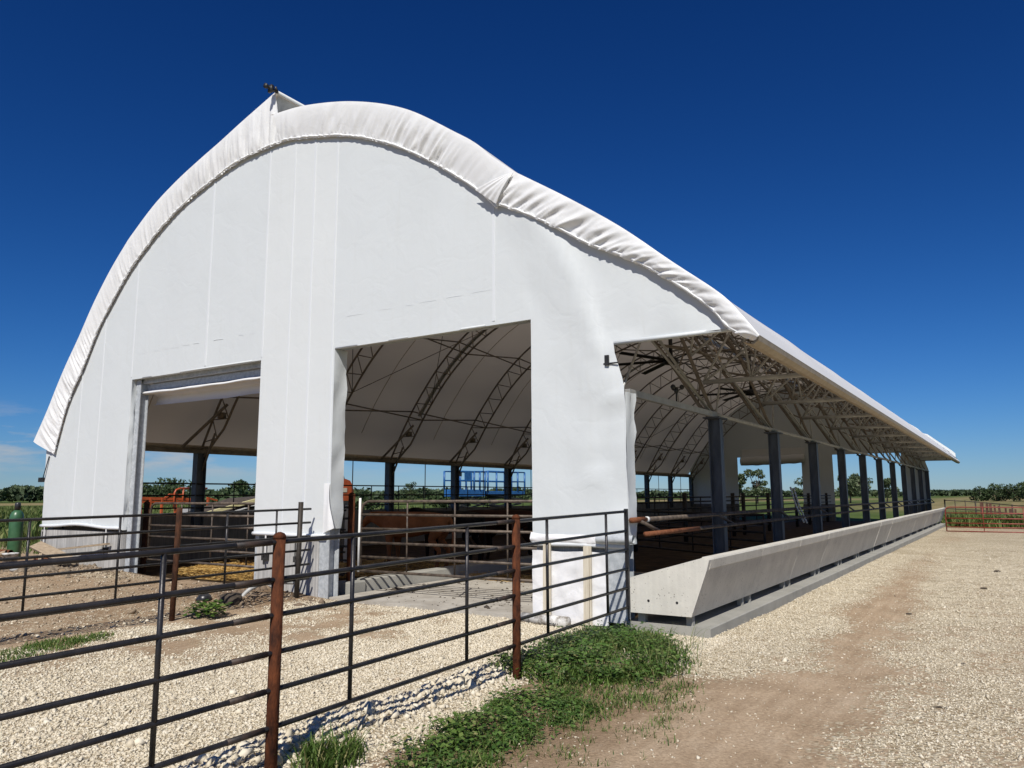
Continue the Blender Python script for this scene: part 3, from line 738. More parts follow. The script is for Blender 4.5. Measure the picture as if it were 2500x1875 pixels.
# lower creased sheet on the right pier, its battens and the roll-up pipe stub
o = MB(); xx = np.linspace(-5.78, -4.60, 26); zz = np.linspace(.02, .98, 22); vs = []
for z in zz:
    for x in xx:
        topd = .06*noise.noise((x*1.5, 0, 2)) if z > .9 else 0
        vs.append((x, YF-.015-.022*noise.noise((x*3.5, z*3.5, 1))-.015*noise.noise((x*9, z*7, 4))-.02, z+topd+(.04*(x+5.2) if z < .1 else 0)))
o.add(vs, [(i*26+j, i*26+j+1, (i+1)*26+j+1, (i+1)*26+j) for i in range(21) for j in range(25)])
o.build('corner_sheet', 'sheet', barn, True)
for x, z0, z1 in ((-5.53, .12, 1.12), (-4.90, .03, 1.07)):
    o = MB(); o.bar((x, YF-.085, z0), (x+.015, YF-.085, z1), .085, .04, (0, 1, 0)); o.bar((x+.06, YF-.08, z0), (x+.07, YF-.08, z1), .02, .03, (0, 1, 0))
    o.build('batten', 'batten', barn)
o = MB(); o.tube([(-4.72, YF-.1, 1.17), (-4.19, YF-.1, 1.175)], .055, 16, cap=False); o.tube([(-4.72, YF-.1, 1.17), (-4.19, YF-.1, 1.175)], .048, 16, cap=False)
o.build('roll_pipe', 'galv', barn, True)
o = MB(); xx = np.linspace(-5.79, -4.3, 30); vs = []
for k in range(7):
    a = k/6*math.pi
    for x in xx: vs.append((x, YF-.045-.028*math.sin(a)*(1+.7*noise.noise((x*7, a, 0))), 1.22-.13*k/6+.03*noise.noise((x*3, a, 3))))
o.add(vs, [(i*30+j, i*30+j+1, (i+1)*30+j+1, (i+1)*30+j) for i in range(6) for j in range(29)])
o.build('rolled_sheet', 'sheet', barn, True)

# tie-down straps with ratchet brackets
for x, z in ((-19.42, .62), (-16.75, .62), (-11.47, .66), (-10.62, .66)):
    o = MB(); o.bar((x, YF-.03, z+.05), (x+.01, YF-.05, 1.1), .035, .006, (0, 1, 0)); st = o.build('strap', 'strap', barn)
    o = MB(); o.box(x-.09, x+.06, YF-.05, YF+.012, z-.05, z+.05); o.tube([(x-.02, YF-.07, z-.02), (x-.02, YF-.07, z+.34)], .012, 6); o.bar((x+.02, YF-.07, z-.12), (x-.01, YF-.06, z), .03, .02)
    o.build('ratchet', 'bracket', st)
o = MB(); o.box(-19.88, -19.70, YF-.06, YF+.02, 2.13, 2.24); o.bar((-19.68, YF-.05, 2.2), (-19.52, YF-.02, 2.75), .03, .01, (0, 1, 0)); o.build('ratchet', 'bracket', barn)

# rolled door curtains
def curtain(y, zt, zb, x0, x1, s):
    o = MB(); xx = np.linspace(x0, x1, 40); n = 40
    prof = [(0, zt), (.02, zt-.12), (-.02*s, zt-.20), (-.22*s, zt-.24), (-.30*s, zt-.29), (-.24*s, zt-.31), (.02*s, zt-.28), (.10*s, zt-.31), (.13*s, (zt+zb)/2-.06), (.08*s, zb+.03), (.0, zb)]
    vs = []
    for i, (dy, z) in enumerate(prof):
        for x in xx:
            u = (x-x0)/(x1-x0)
            sag = -.015*math.sin(math.pi*u)-.02*noise.noise((x*1.3, i*.4, 0))
            vs.append((x, y+dy+.012*noise.noise((x*3, i, 2)), z+(sag if i > 1 else 0)))
    o.add(vs, [(i*n+j, i*n+j+1, (i+1)*n+j+1, (i+1)*n+j) for i in range(len(prof)-1) for j in range(n-1)])
    return o.build('door_curtain', 'sheet', barn, True)
curtain(YF+.46, 4.33, 3.80, -16.12, -11.88, 1)
o = MB(); xx = np.linspace(-15.85, -11.6, 30)
o.tube([(x, YB-.32, 4.12+.05*(x+13)/2-.03*math.sin((x+15.85)*.74*math.pi/3.2)) for x in xx], [.30+.04*noise.noise((x*2, 0, 0)) for x in xx], 12)
o.build('door_curtain', 'roof', barn, True)
o = MB(); o.box(-15.85, -11.6, YB-.06, YB-.03, 4.3, 4.9); o.build('curtain_top', 'roof', barn)

# trusses
OUT = [(-19.6, 3.0), (-19.27, 3.62), (-18.88, 4.3), (-18.5, 4.9), (-17.98, 5.6), (-17.4, 6.3), (-16.7, 6.98), (-15.9, 7.6), (-15., 8.12), (-14., 8.5), (-13., 8.78), (-12., 8.92), (-11., 8.92), (-10., 8.76), (-9., 8.42), (-8., 7.97), (-7., 7.30), (-6.3, 6.68), (-5.75, 6.0), (-5.22, 5.15), (-4.86, 4.3), (-4.58, 3.5), (-4.42, 3.14)]
OC = smooth_path(OUT, .36)
n_ = len(OC); T = np.gradient(OC, axis=0); T /= np.linalg.norm(T, axis=1)[:, None]; NN = np.stack([T[:, 1], -T[:, 0]], 1)
sarc = np.arange(n_)*.36; tot = sarc[-1]
depth = np.minimum(.62, np.minimum(.22+sarc*.35, .10+(tot-sarc)*.22))
IC = OC+NN*depth[:, None]
def truss_mesh(y, foot=True):
    t = MB()
    t.tube([(x, y, z) for x, z in OC], .035, 7); t.tube([(x, y, z) for x, z in IC], .035, 7)
    for j in range(1, n_-2, 2):
        t.tube([(OC[j, 0], y, OC[j, 1]), (IC[j+1, 0], y, IC[j+1, 1])], .017, 5, cap=False)
        if j+2 < n_: t.tube([(IC[j+1, 0], y, IC[j+1, 1]), (OC[j+2, 0], y, OC[j+2, 1])], .017, 5, cap=False)
    # foot brace at the left eave, and the strut along the eave
    t.tube([(-18.95, y, 3.55), (-19.45, y, 2.5)], .035, 6)
    if foot: t.tube([(-18.45, y, 4.35), (-19.2, y-.85, 3.12)], .045, 6); t.tube([(-19.2, y-.85, 3.12), (-19.25, y, 3.15)], .03, 6)
    t.box(-18.72, -18.55, y-.12, y+.05, 3.95, 4.12)
    return t
def outrigger_mesh(y):
    t = MB()
    lo = [(-5.9, 6.50), (-5.0, 5.86), (-4.2, 5.26), (-3.5, 4.66), (-2.97, 4.2), (-2.72, 3.9), (-2.6, 3.72)]
    t.tube([(x, y, z) for x, z in lo], .034, 7)
    t.tube([(-4.62, y, 3.80), (-2.68, y, 3.78)], .042, 8)
    for a, b in (((-5.22, 5.15), (-4.6, 5.56)), ((-4.6, 5.56), (-4.86, 4.3)), ((-4.86, 4.3), (-3.9, 5.0)), ((-3.9, 5.0), (-3.75, 3.80)), ((-3.75, 3.80), (-3.2, 4.4)), ((-3.2, 4.4), (-3.1, 3.79)), ((-4.62, 3.8), (-3.9, 5.0))):
        t.tube([(a[0], y, a[1]), (b[0], y, b[1])], .022, 6)
    # raking stays towards the next frame
    t.bar((-5.1, y, 5.0), (-4.0, y+1.4, 5.0), .10, .02); t.tube([(-4.5, y, 3.2), (-6.5, y-.05, 6.35)], .03, 6)
    t.tube([(-4.62, y, 3.8), (-4.0, y+BAY*.5, 4.98), (-3.6, y+BAY, 4.68)], .022, 5)
    return t
tr0 = truss_mesh(YF+.12+BAY).build('truss', 'trussd', barn, True)
og0 = outrigger_mesh(YF+.12+BAY).build('outrigger', 'truss', tr0, True)
for i in range(0, 12):
    if i == 1: continue
    dy = (i-1)*BAY
    if i == 0:
        truss_mesh(YF+.22, False).build('truss', 'trussd', barn, True); continue
    t = tr0.copy(); COL.objects.link(t); t.parent = barn
    if i == 11: dy -= .25
    t.location = (0, dy, 0)
    if i == 0: continue
    g = og0.copy(); COL.objects.link(g); g.parent = t; g.location = (-.0035*dy, 0, 0)
# purlins: crossing rod pairs between trusses, one part per line
for fr in (.12, .27, .41, .55, .68, .80, .9):
    j = int(fr*n_); o = MB()
    for i in range(11):
        y0 = YF+.12+i*BAY; y1 = y0+BAY
        a = OC[j]; b = IC[j]
        o.tube([(a[0], y0, a[1]), (b[0], y1, b[1])], .026, 5); o.tube([(b[0], y0, b[1]), (a[0], y1, a[1])], .026, 5)
    o.build('purlin', 'trussd', barn, True)
for x, z in ((-5.3, 6.02), (-4.6, 5.5), (-4.05, 5.1), (-3.55, 4.66), (-3.05, 4.24), (-2.72, 3.86)):
    o = MB(); o.tube([(x, YF+.1, z), (x, YB-.1, z)], .024, 6); o.build('purlin', 'truss', barn, True)
# welded seams of the cover seen from inside, half way between trusses
for i in range(11):
    y = YF+.12+(i+.5)*BAY; o = MB()
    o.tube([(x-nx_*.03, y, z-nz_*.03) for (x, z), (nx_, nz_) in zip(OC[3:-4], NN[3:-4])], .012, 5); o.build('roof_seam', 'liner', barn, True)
# crossing rods in the plane of the side roof
for i in range(11):
    y0 = YF+.12+i*BAY; o = MB()
    for (xa, za), (xb, zb_) in (((-5.8, 6.42), (-4.2, 5.2)), ((-4.2, 5.2), (-2.75, 3.9))):
        o.tube([(xa, y0, za), (xb, y0+BAY, zb_)], .013, 5); o.tube([(xa, y0+BAY, za), (xb, y0, zb_)], .013, 5)
    o.tube([(-4.42, y0, 3.14), (-4.9, y0+BAY*.5, 4.42)], .02, 5); o.tube([(-4.42, y0+BAY, 3.14), (-4.9, y0+BAY*.5, 4.42)], .02, 5)
    o.build('side_brace', 'truss', barn, True)
# wind-brace cables near the top
for i in (1, 2, 5, 8):
    o = MB(); y0 = YF+.12+i*BAY
    for a, b in ((int(.15*n_), int(.4*n_)), (int(.4*n_), int(.62*n_)), (int(.62*n_), int(.85*n_))):
        o.tube([(IC[a, 0], y0, IC[a, 1]), (IC[b, 0], y0+BAY, IC[b, 1])], .012, 5); o.tube([(IC[b, 0], y0, IC[b, 1]), (IC[a, 0], y0+BAY, IC[a, 1])], .012, 5)
    o.build('brace_cable', 'trussd', barn, True)
# dark webs strapped along some trusses (wiring trays)
for i in (3, 6):
    o = MB(); y = YF+.12+i*BAY+.12
    for j in range(6, int(.55*n_)):
        m0 = (OC[j]+IC[j])/2; m1 = (OC[j+1]+IC[j+1])/2
        o.bar((m0[0], y, m0[1]), (m1[0], y, m1[1]), .05, .16, (0, 1, 0))
    o.build('wiring_tray', 'truss', barn)

# right columns, eave beam, left columns, left wall
colp = None
for i in range(1, 12):
    y = YF+.03+i*BAY
    if colp is None:
        o = MB(); o.ibeam(-4.40, y, .0, 3.10, .17, .215, .016, 'x'); o.box(-4.55, -4.25, y-.24, y+.24, 3.10, 3.125)
        colp = o.build('column', 'beam', barn); y00 = y
    else:
        c = colp.copy(); COL.objects.link(c); c.parent = barn; c.location = (0, y-y00, 0)
o = MB(); o.box(-4.44, -4.36, YF+.3, YF+BAY, 3.126, 3.22); o.tube([(-4.4, YF+BAY, 3.18), (-4.4, YB, 3.18)], .04, 8); o.build('eave_beam', 'truss', barn)
lc = None
for i in range(0, 12):
    y = YF+.1+i*BAY
    if lc is None:
        y += .2; o = MB(); o.ibeam(-19.56, y, .9, 3.0, .22, .3, .018, 'y'); lc = o.build('column', 'beam', barn); y00 = y
    else:
        c = lc.copy(); COL.objects.link(c); c.parent = barn; c.location = (0, y-y00, 0)
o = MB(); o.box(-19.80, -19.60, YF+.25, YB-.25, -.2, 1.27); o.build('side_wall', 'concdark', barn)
o = MB(); o.box(-19.7, -19.5, YF+.2, YB-.2, 3.0, 3.10); o.build('eave_beam', 'trussd', barn)
o = MB(); o.tube([(-19.72, YF+.2, 3.17), (-19.72, YB-.2, 3.17)], .07, 10); o.build('side_curtain', 'liner', barn, True)
o = MB(); o.tube([(-19.66, YF+.2, 3.03), (-19.66, YB-.2, 3.03)], .03, 8); o.build('curtain_pipe', 'liner', barn, True)
for i in range(11):
    y = YF+2.3+i*BAY
    o = MB(); o.tube([(-19.66, y, 3.0), (-19.66, y, 1.2)], .018, 6); o.build('curtain_rod', 'trussd', barn)
o = MB()
for z in (2.13, 1.80, 1.45):
    o = MB(); o.tube([(-19.52, YF+.3, z), (-19.52, YB-.3, z)], .024, 6); o.build('wall_rail', 'pipedark', barn, True)
for k in range(30):
    y = YF+.9+k*1.47; o = MB()
    o.tube([(-19.52, y, 1.2), (-19.52, y, 2.13)], .018, 5); o.build('wall_rail_stile', 'pipedark', barn, True)

# ridge vent: roller tube under the raised left cover
o = MB(); o.tube([(-11.56, YE+.02, 9.68), (-11.56, YR, 9.68)], .035, 12); o.build('ridge_pipe', 'fabric', barn, True)
o = MB(); o.tube([(-11.58, YE-.26, 9.70), (-11.56, YE+.2, 9.68)], .03, 10); o.box(-11.63, -11.52, YE-.16, YE-.10, 9.62, 9.76); o.tube([(-11.53, YE-.06, 9.75), (-11.53, YE, 9.66)], .025, 8); o.tube([(-11.58, YE-.27, 9.70), (-11.58, YE-.22, 9.70)], .05, 10)
o.build('ridge_winch', 'bracket', barn, True)
o = MB()
for i in range(12):
    y = YF+.3+i*BAY/2
    o.tube([(-11.9, y, 9.05), (-11.55, y, 9.45)], .025, 6)
o.build('ridge_bracket', 'galv', barn)
o = MB(); o.add([(-11.95, YE+.1, 9.16), (-11.95, YR, 9.16), (-11.62, YR, 9.66), (-11.62, YE+.1, 9.66)], [(0, 1, 2, 3)]); o.build('ridge_mesh', 'greyplastic', barn)

# ------------------------------------------------------------------ pipe fences
def fence_y(t, x, y0, y1, zs, slope, posts, stiles, pm, postm, rr=.027, pr=.058, y_ref=4., ptop=.06, collars=True):
    """fence along y; zs rail heights at y_ref, slope per metre"""
    for z in zs:
        o = MB(); o.tube([(x, y0, z+slope*(y0-y_ref)), (x, y1, z+slope*(y1-y_ref))], rr, 12); rl = o.build('rail', pm, t, True)
        if collars:
            for yp in posts:
                ya = yp-.07; yb = yp-.34
                if yb < y0: continue
                o = MB(); o.tube([(x, ya, z+slope*(ya-y_ref)), (x, yb, z+slope*(yb-y_ref))], rr+.0025, 12); o.build('collar', 'collar', rl, True)
    for y in stiles:
        zb = zs[-1]+slope*(y-y_ref); zt = zs[0]+slope*(y-y_ref)
        o = MB(); o.tube([(x, y, zb), (x, y, zt)], .016, 10); o.build('stile', pm, t, True)
    for y in posts:
        zt = zs[0]+slope*(y-y_ref)+ptop
        o = MB(); o.tube([(x, y, -.4), (x, y, zt-.03)], pr, 20); p = o.build('post', postm, t, True)
        o = MB(); o.lathe((x, y, zt-.04), [(pr+.002, 0), (pr+.002, .02), (pr*.8, .035), (pr*.2, .045)], 18); o.build('cap', 'rust', p, True)
f1 = thing('pipe_fence', 'near black pipe fence on rusty posts, running from the foreground to the white corner pillar', 'fence', (-4.08, 5, 0))
fence_y(f1, -4.08, -1.5, 8.87, [1.465, 1.225, 1.0, .765, .535, .305], .017, [.6, 3.45, 6.33], [1.2, 2.63, 4.13, 5.53, 6.92, 8.30], 'pipe', 'rust', .0172, .040)
o = MB(); o.bar((-4.08, 8.87, .36), (-4.08, 8.87, 1.58), .04, .04); o.build('end_post', 'pipe', f1)
f2 = thing('pipe_fence', 'dark six-rail pipe fence left of the stone alley, ending before the middle pillar', 'fence', (-10.2, 6, 0))
fence_y(f2, -10.2, -1.5, 9.28, [1.50, 1.27, 1.04, .81, .57, .33], .012, [1.0, 3.9], [0.2, 1.7, 2.9, 4.75, 5.9, 7.6, 8.55], 'pipe', 'pipedark', .019, .04, 6., .06, False)
o = MB(); o.tube([(-10.2, 6.75, -.3), (-10.16, 6.75, 1.6)], .040, 16); p = o.build('post', 'rustdark', f2, True)
o = MB(); o.tube([(-10.2, 9.02, -.3), (-10.16, 9.02, 1.66)], .042, 16); o.build('post', 'pipedark', f2, True)

# gates
def gate_x(t, x0, x1, y0, y1, zs, pm, r=.030, stiles=(.25, .5, .75), round_=True):
    def P(u, z): return (x0+(x1-x0)*u, y0+(y1-y0)*u, z)
    L = math.hypot(x1-x0, y1-y0); k = .16/L
    o = MB()
    top, bot = zs[0], zs[-1]
    o.tube([P(0, bot+.0), P(0, top-.16), P(k*.3, top-.05), P(k, top), P(1, top), P(1, bot)], r, 10)
    o.build('frame', pm, t, True)
    for z in zs[1:]:
        o = MB(); o.tube([P(0, z), P(1, z)], r*.95, 10); o.build('rail', pm, t, True)
    for u in stiles:
        o = MB(); o.tube([P(u, bot), P(u, top)], r*.62, 8); o.build('stile', pm, t, True)
def gate_post(label, x, y, zt, zb, mat_, r=.075):
    t = thing('gate_post', label, 'post', (x, y, 0))
    o = MB(); o.tube([(x, y, zb), (x+.01, y, zt-.03)], r, 18); o.build('post', mat_, t, True)
    o = MB(); o.lathe((x+.01, y, zt-.05), [(r+.003, 0), (r+.003, .02), (r*.7, .05), (r*.15, .065)], 16); o.build('cap', mat_, t, True)
    for z in (.35, .75, 1.15, 1.5):
        o = MB(); o.tube([(x-.06, y-.08, z), (x-.16, y-.08, z)], .02, 6); o.build('hinge_pin', 'bracket', t)
    return t
gate_post('rusty pipe post standing on a concrete block at the left of the right doorway', -10.17, 10.22, 1.81, .2, 'rust', .062)
o = MB(); o.box(-10.36, -9.97, 10.02, 10.44, -.1, .24, .02); tag(o.build('concrete_block', 'concpad'), 'small grey concrete block under the rusty post of the right doorway', 'block')
g1 = thing('tube_gate', 'brown six-rail tube gate with rounded corner closing the right doorway', 'gate', (-8, 10.4, 0))
gate_x(g1, -10.02, -5.7, 10.33, 10.52, [1.66, 1.42, 1.17, .92, .67, .42], 'pipebrown', .025, (.245, .48, .72))
o = MB(); o.tube([(-10.04, 10.30, .4), (-10.03, 10.30, 1.72)], .022, 10); tag(o.build('plastic_pipe', 'white', None, True), 'thin white plastic pipe upright between the rusty post and the brown gate', 'pipe')
g2 = thing('tube_gate', 'brown six-rail tube gate with rounded corner inside the left doorway', 'gate', (-14, 10, 0))
gate_x(g2, -16.08, -11.7, 9.98, 9.98, [1.62, 1.37, 1.14, .90, .66, .40], 'pipebrown', .026, (.26, .5, .76))
gate_post('rusty round post at the left of the left doorway, behind the steel door frame', -16.25, 9.98, 1.66, -.1, 'rustdark', .062)
# short rails from the wall to the right gate post
o = MB()
for z in (1.55, 1.35, 1.1, .85, .6, .38): o.tube([(-10.75, 10.15, z), (-10.2, 10.2, z)], .02, 8)
tag(o.build('wall_rail_set', 'bracket', None, True), 'short black bars from the middle pillar to the rusty post of the right doorway', 'bars')
o = MB(); xx = [(-10.62, 10.3), (-10.40, 10.28)]
vs = []
for i in range(20):
    z = .55+i*.055
    for k in range(4): vs.append((-10.46+.07*k+.02*noise.noise((k, z*3, 0))-.02*(z < .8), 10.35+.01*k, z))
o.add(vs, [(i*4+j, i*4+j+1, (i+1)*4+j+1, (i+1)*4+j) for i in range(19) for j in range(3)])
tag(o.build('white_sheet', 'sheet', None, True), 'narrow hanging white sheet behind the short black bars by the right doorway', 'sheet')

g3 = thing('tube_gate', 'red six-rail tube gate across the drive at the far right', 'gate', (-1, 41.2, 0))
zg = gz(-2, 41.2)
gate_x(g3, -2.74, 1.6, 41.3, 41.1, [zg+q for q in (1.13, .86, .62, .40, .22, .03)], 'redpaint', .026, (.345, .70))

# far fence beyond the drive, with a row of old posts
f4 = thing('pipe_fence', 'thin dark pipe fence in the weeds behind the red gate', 'fence', (0, 56, 0))
pts = [(-3.6, 54.5), (-1.9, 56), (.2, 55), (2.6, 52), (5.5, 48)]
def fz(x, y): return gz(x, y)
for q in (1.35, .85, .45):
    o = MB(); o.tube([(x, y, fz(x, y)+q) for x, y in pts], .03, 6); o.build('rail', 'pipedark', f4, True)
for k in range(14):
    u = k/13*4; i = min(3, int(u)); f = u-i
    x = pts[i][0]+(pts[i+1][0]-pts[i][0])*f; y = pts[i][1]+(pts[i+1][1]-pts[i][1])*f
    o = MB(); o.tube([(x, y, fz(x, y)-.2), (x, y, fz(x, y)+1.4)], .045 if k % 3 == 0 else .025, 6); o.build('post', 'pipedark', f4, True)
LB = ['leftmost and broadest', 'second', 'third', 'fourth', 'fifth', 'sixth', 'seventh', 'last and rightmost']
for k in range(8):
    x = -1.65+k*.235; y = 53.2-.15*k; w = (.09, .06, .07, .05, .06, .05, .09, .05)[k]
    t = MB(); z0 = gz(x, y)
    t.bar((x, y, z0-.2), (x+rnd.uniform(-.06, .06), y+.1, z0+1.38-.05*k+rnd.uniform(-.08, .06)), w*2, w*1.6, (0, 1, 0))
    t.bar((x-.1, y-.04, z0+.5+.1*(k % 3)), (x+.12, y-.04, z0+.55+.1*(k % 2)), .03, .07)
    tag(t.build('old_post', 'oldpost'), LB[k]+' old rusty post in the clump behind the red gate', 'post', 'old posts in the weeds behind the red gate')

# interior pen fence along the kerb line
f3 = thing('pen_fence', 'dark pipe pen fence running down the inside of the barn', 'fence', (-10, 30, 0))
for z in (1.66, 1.5, 1.26, 1.03, .8, .57, .34):
    o = MB(); o.tube([(-10., 17.5, z), (-10., YB-.8, z)], .028, 8); o.build('rail', 'pipedark', f3, True)
for y in (17.8, 22.3, 26.8, 32.5, 34., 38.1, 43.8, 46.9, 52.):
    o = MB(); o.tube([(-10., y, -.1), (-10., y, 1.82)], .085, 12); o.build('post', 'pipedark', f3, True)
for y in (19.2, 20.6, 24., 25.2, 28.5, 30., 36., 41., 49.):
    o = MB(); o.tube([(-10., y, .34), (-10., y, 1.66)], .024, 8); o.build('stile', 'pipedark', f3, True)
g4 = thing('pen_gate', 'dark six-rail pen gate across the barn behind the first bunk column', 'gate', (-7, 19.5, 0))
gate_x(g4, -9.9, -4.9, 21.4, 18.2, [1.28, 1.08, .88, .68, .48, .28], 'pipedark', .03, (.3, .55, .8))

# head rails over the bunk
fr_ = thing('head_rail', 'rusty double pipe head rail over the feed bunk, its near end coloured orange as sunlit', 'rail', (-4.2, 9.5, 1.2))
o = MB(); o.tube([(-4.25, YF+.12, 1.42), (-4.25, 53.5, 1.40)], .032, 14); o.build('upper_pipe', 'pipebrown', fr_, True)  # dark brown stands for the rail in shade
o = MB(); o.tube([(-4.25, YF-.02, 1.42), (-4.25, YF+.42, 1.42)], .037, 14); o.build('end_sleeve', 'rustlight', fr_, True)  # sleeve in orange, the sun on this end put into its colour
o = MB(); o.tube([(-4.25, YF+.47, 1.42), (-4.25, YF+.53, 1.42)], .038, 14); o.build('wire_wrap', 'strap', fr_, True)
o = MB(); o.tube([(-4.10, 9.52, 1.24), (-4.10, 53.5, 1.215)], .028, 14); o.build('lower_pipe', 'pipebrown', fr_, True)  # dark brown stands for the shaded length
o = MB(); o.tube([(-4.10, 9.50, 1.24), (-4.10, 11.55, 1.239)], .032, 14); o.build('lower_sunlit_run', 'rustlight', fr_, True)  # orange overlay paints the sunlit stretch of the lower pipe
b0 = None
for i in range(12):
    y = 9.62 if i == 0 else YF-.55+i*BAY
    o = MB(); o.tube([(-4.25, y, 1.42), (-4.11, y+.42, 1.25)], .024, 10); o.build('brace', 'pipebrown', fr_, True)

# ------------------------------------------------------------------ feed bunks
BL = (48.6-9.30)/16
ORD = ['first', 'second', 'third', 'fourth', 'fifth', 'sixth', 'seventh', 'eighth', 'ninth', 'tenth', 'eleventh', 'twelfth', 'thirteenth', 'fourteenth', 'fifteenth', 'sixteenth']
def bunk_mesh(y0, y1, end):
    o = MB()
    # cross section: sloped outer wall, lip, hollow trough, low inner wall
    outer = [(-3.44, .26), (-3.225, .83), (-3.215, .845), (-3.19, .955), (-3.20, .975), (-3.30, .985)]
    inner = [(-3.36, .93), (-3.56, .42), (-4.08, .42), (-4.14, .68), (-4.23, .705), (-4.24, .69), (-4.25, .26)]
    P = outer+inner; n = len(P)
    e = .10 if end else 0.
    ys = [y0, y0+e, y1] if end else [y0, y1]
    ya = y0+(.0); 
    vs = [(x, y, z) for y in (y0, y1) for x, z in P]
    o.add(vs, [(j, (j+1) % n, (j+1) % n+n, j+n) for j in range(n)])
    o.add([(x, y1, z) for x, z in P], [tuple(range(n))]); o.add([(x, y0, z) for x, z in P], [tuple(range(n-1, -1, -1))])
    if end:
        E_ = [(-3.44, .26), (-3.225, .83), (-3.19, .955), (-3.20, .972), (-3.28, .978), (-3.7, .855), (-4.225, .705), (-4.25, .69), (-4.25, .26)]
        o.prism(E_, 'y', y0-.09, y0-.002)
    return o
first = thing('feed_bunk', 'nearest concrete feed bunk section, its end wall with two small holes', 'feed bunk', (-3.7, 9.3, 0), 'concrete feed bunk sections in a row')
bunk_mesh(9.395, 9.30+BL-.006, True).build('body', 'conc', first)
for hx, hz in ((-4.0, .42), (-3.62, .42)):
    o = MB(); o.tube([(hx, 9.302, hz), (hx, 9.34, hz)], .017, 10); o.build('end_hole', 'black', first)
def feet(y0, t):
    for y in (y0+.12, y0+BL-.25):
        o = MB(); o.box(-3.55, -3.47, y, y+.08, .13, .262); o.build('foot', 'concpad', t)
        o = MB(); o.box(-4.2, -4.1, y, y+.08, .13, .262); o.build('foot', 'concpad', t)
feet(9.30, first)
second = thing('feed_bunk', 'second concrete feed bunk section from the near end of the row', 'feed bunk', (-3.7, 9.3+BL, 0), 'concrete feed bunk sections in a row')
bunk_mesh(9.30+BL+.006, 9.30+2*BL-.006, False).build('body', 'conc', second); feet(9.3+BL, second)
for k in range(2, 16):
    lab = ORD[k]+' concrete feed bunk section from the near end of the row' if k < 15 else 'farthest concrete feed bunk section, behind the red gate'
    r_ = dup(second, (-3.7+rnd.uniform(-.008, .008), 9.3+k*BL, rnd.uniform(-.006, .006)), lab)

# ------------------------------------------------------------------ cattle
def cow(label, hide, loc, rz, headz=0., grp='cattle in the shaded pen'):
    v = []; e = []; rad = []
    def add(p, r, par=None):
        v.append(p); rad.append(r if isinstance(r, tuple) else (r, r))
        if par is not None: e.append((par, len(v)-1))
        return len(v)-1
    pel = add((.72, 0, 1.13), (.25, .25)); rump = add((.98, 0, 1.15), (.17, .19), pel)
    loin = add((.3, 0, 1.10), (.31, .29), pel); mid = add((-.1, 0, 1.04), (.36, .34), loin); ch = add((-.5, 0, 1.05), (.33, .33), mid)
    wi = add((-.78, 0, 1.12), (.23, .27), ch); nk = add((-1.05, 0, 1.22+headz*.5), (.14, .19), wi); poll = add((-1.28, 0, 1.33+headz), (.11, .13), nk)
    fc = add((-1.45, 0, 1.20+headz), (.085, .10), poll); mz = add((-1.64, 0, 1.04+headz), (.065, .07), fc)
    t1 = add((1.10, 0, 1.20), .045, rump); t2 = add((1.16, 0, .85), .028, t1); t3 = add((1.15, 0, .45), .045, t2)
    for s in (-1, 1):
        ear = add((-1.22, s*.12, 1.38+headz), .035, poll); add((-1.18, s*.30, 1.34+headz), (.05, .02), ear)
        h = add((.80, s*.17, .92), (.15, .13), pel); k = add((.66, s*.19, .70), (.10, .09), h); hk = add((.90, s*.19, .47), (.055, .06), k); ft = add((.84, s*.19, .14), (.042, .042), hk); add((.79, s*.19, .03), (.055, .05), ft)
        f = add((-.60, s*.16, .82), (.12, .11), ch); kn = add((-.60, s*.17, .44), (.055, .055), f); ff = add((-.60, s*.17, .13), (.04, .04), kn); add((-.64, s*.17, .03), (.055, .05), ff)
    t = thing('cow', label, 'cow', loc, grp); t.rotation_euler = (0, 0, rz)
    me = bpy.data.meshes.new('body'); me.from_pydata(v, e, []); me.materials.append(M[hide])
    o = bpy.data.objects.new('body', me); COL.objects.link(o); o.parent = t
    sk = o.modifiers.new('skin', 'SKIN'); sk.use_smooth_shade = True
    for i, r in enumerate(rad): me.skin_vertices[0].data[i].radius = r
    me.skin_vertices[0].data[0].use_root = True
    o.modifiers.new('sub', 'SUBSURF').levels = 2; o.modifiers['sub'].render_levels = 2
    return t
cow('tan cow facing left behind the brown gate, nearest of the herd', 'tan_hide', (-12.15, 14.3, .02), .05, -.06)
cow('black cow standing behind the tan cow', 'black_hide', (-12.3, 15.9, .02), -.04, .02)
cow('dark red cow with raised rump right of the tan cow', 'red_hide', (-11.5, 17.3, .02), .12, -.1)
cow('black cow farthest right, partly hidden by the white corner pillar', 'black_hide', (-8.5, 16.4, .02), .1, -.08)
cow('black cow in the back row between the dark red cow and the right-hand one', 'black_hide', (-12.6, 19.4, .02), math.pi+.1, 0.)

